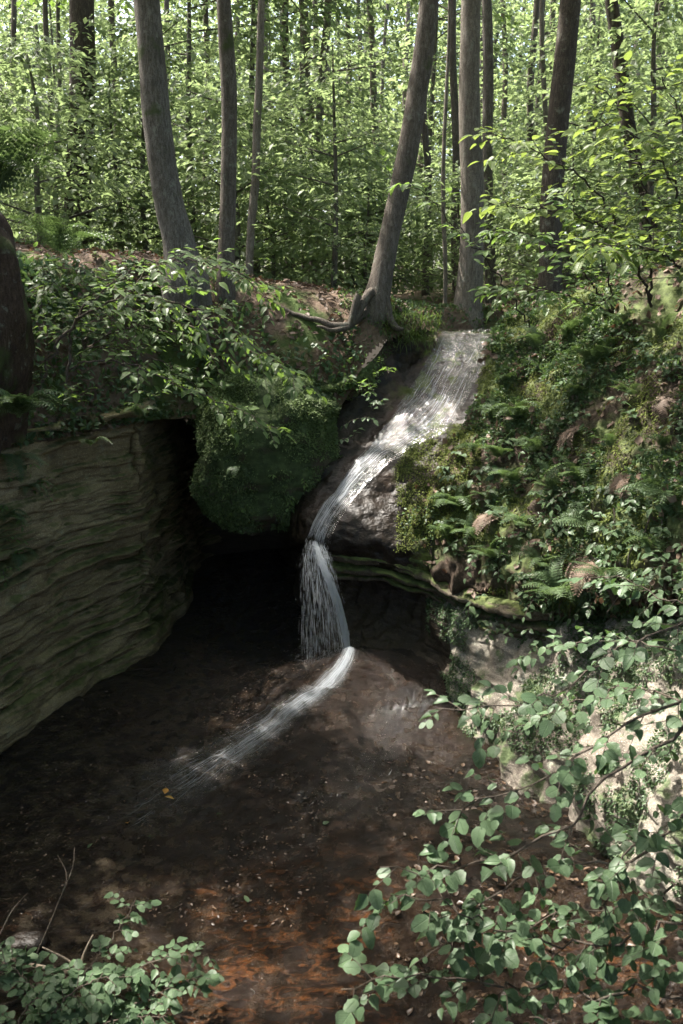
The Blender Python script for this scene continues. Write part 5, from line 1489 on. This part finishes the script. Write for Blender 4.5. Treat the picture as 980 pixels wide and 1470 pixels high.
scatter_on(CHV, chn, 12000, 0.020, 'moss', M['moss_bright'], lambda V, N: cmask, 0.7, parent=chute, out=0.7, seed=15)
lx, ly, _ = to_px(LWV.reshape(-1, 3))
lm = fbm(LWV.reshape(-1, 3) * 2.6, 3, 140)
scatter_on(LWV, LWN, 26000, 0.027, 'wall_moss', M['leaf_herb'], lambda V, N: (lx > 615) & (lx < 1010) & (lm > 0.05), 0.5, parent=lw_t, out=0.7, seed=6)
F0 = FV.reshape(-1, 3); fpx, fpy, fd = to_px(F0)
FN = surf_normals(FV); FN = FN * np.sign(FN[..., 2:3]); FNf = FN.reshape(-1, 3)
fin = (fpx > -40) & (fpx < 1000) & (F0[:, 1] > 6) & (F0[:, 1] < 16) & ~in_poly(F0[:, 0], F0[:, 1], HOLE)
fm = fbm(F0 * 1.1, 3, 150)
o = scatter_on(FV, FN, 5200, 0.075, 'leaf_litter', M['dead_leaf'], lambda V, N: fin & (V[:, 1] < 13.5), tmpl=T_DEAD[1], lift=0.012, seed=7, flat=True)
tag(o, 'fallen brown leaves over the forest floor', 'leaf litter')
o = scatter_on(FV, FN, 16000, 0.05, 'ground_cover', M['leaf_fern'], lambda V, N: fin & (fm > 0.02) & (V[:, 1] < 13.5), -0.3, out=0.8, lift=0.015, seed=8)
tag(o, 'low green leaves carpeting the forest floor', 'ground cover')
o = scatter_on(FV, FN, 3600, 0.07, 'bank_seedlings', M['leaf_herb'], lambda V, N: fin & (V[:, 0] < 0.2) & (V[:, 1] < 10.2) & (fm > -0.25), -0.2, tmpl=T_HERB[0], out=0.5, lift=0.05, seed=18)
tag(o, 'carpet of seedling leaves on the banks above the cliff and boulder', 'ground cover')
o = scatter_on(SBV, surf_normals(SBV), 9000, 0.04, 'face_moss', M['moss_leaf'], None, 0.7, out=0.3, seed=9)
tag(o, 'scraps of moss on the dark soil face above the boulder', 'moss')
# grass hanging over the cut bank by the lip
gr = np.random.default_rng(17)
pp, dd = [], []
for k in range(480):
    x, y = gr.uniform(545, 632), 0
    y = 452 + gr.uniform(0, 40) * (1 if x > 570 else 0.5) + (632 - x) * 0.02
    pp.append(P(x, y, 10.35 + 0.3 * (x - 560) / 70 - 0.004 * (y - 452)))
    dd.append((gr.normal(0.1, 0.3), gr.normal(-0.6, 0.2), gr.normal(0.1, 0.45)))
W, F, tint = scatter(T_BLADE, np.array(pp), np.array(dd), np.tile(UP, (480, 1)), gr.uniform(0.10, 0.24, 480), gr.random(480))
o = add('grass', make_mesh('grass', W, F, M['grass'], False, {'tint': tint}), None)
tag(o, 'grass hanging over the cut bank beside the lip', 'grass', kind='stuff')
# litter on the streambed at the lower right and dark debris in the cave
B0 = bed_V.reshape(-1, 3); bpx, bpy_, _ = to_px(B0)
o = scatter_on(bed_V, np.tile(UP, (len(B0), 1)), 700, 0.05, 'streambed_litter', M['wet_litter'], lambda V, N: (bpx > 560) & (bpx < 1000) & (bpy_ > 1090) & (V[:, 1] > 3), tmpl=T_DEAD[2], lift=0.012, seed=10, flat=True)
tag(o, 'sodden brown leaves on the streambed under the right wall', 'leaf litter')
o = scatter_on(bed_V, np.tile(UP, (len(B0), 1)), 3200, 0.026, 'streambed_debris', M['wet_litter'], lambda V, N: (bpx > -20) & (bpx < 470) & (bpy_ > 870) & (bpy_ < 1330) & (V[:, 1] > 3) & (fbm(V * 1.6, 3, 160) > 0.0), tmpl=T_DIA, lift=0.008, seed=11, flat=True)
tag(o, 'crumbs of dead leaf and bark over the dim streambed by the cave', 'debris')
# single fallen leaves and bits on the bed
for k, (x, y, sz, col) in enumerate([(236, 1140, .07, 1), (250, 1147, .08, 1), (184, 1180, .06, 1), (462, 1183, .06, 0), (356, 1296, .07, 0), (318, 1168, .05, 0), (212, 1200, .05, 0), (125, 1218, .05, 0)]):
    q = PZ(x, y, 0.2)
    for _ in range(4): q = PZ(x, y, float(bed_z(q[0], q[1])) + 0.02)
    me = (ME_YLEAF if col else ME_HERB)[k % 3]
    o = bpy.data.objects.new('fallen_leaf', me); COL.objects.link(o)
    o.location = q; o.rotation_euler = (0.1 * k, 0.2, k * 1.7); o.scale = (sz,) * 3
    tag(o, 'yellow fallen leaf on the wet streambed' if col else 'green leaf fallen on the wet streambed', 'leaf', 'yellow fallen leaves' if col else 'green fallen leaves')
q = PZ(40, 1352, 0.15)
V, n_ = superblob(q, (0.13, 0.09, 0.05), 0.8, 0.8, 40, 24, 200, 0.04)
tag(add('stone', make_mesh('stone', V.reshape(-1, 3), grid_faces(*V.shape[:2]), M['wet_rock'])), 'low wet stone breaking the pool at the lower left', 'stone')
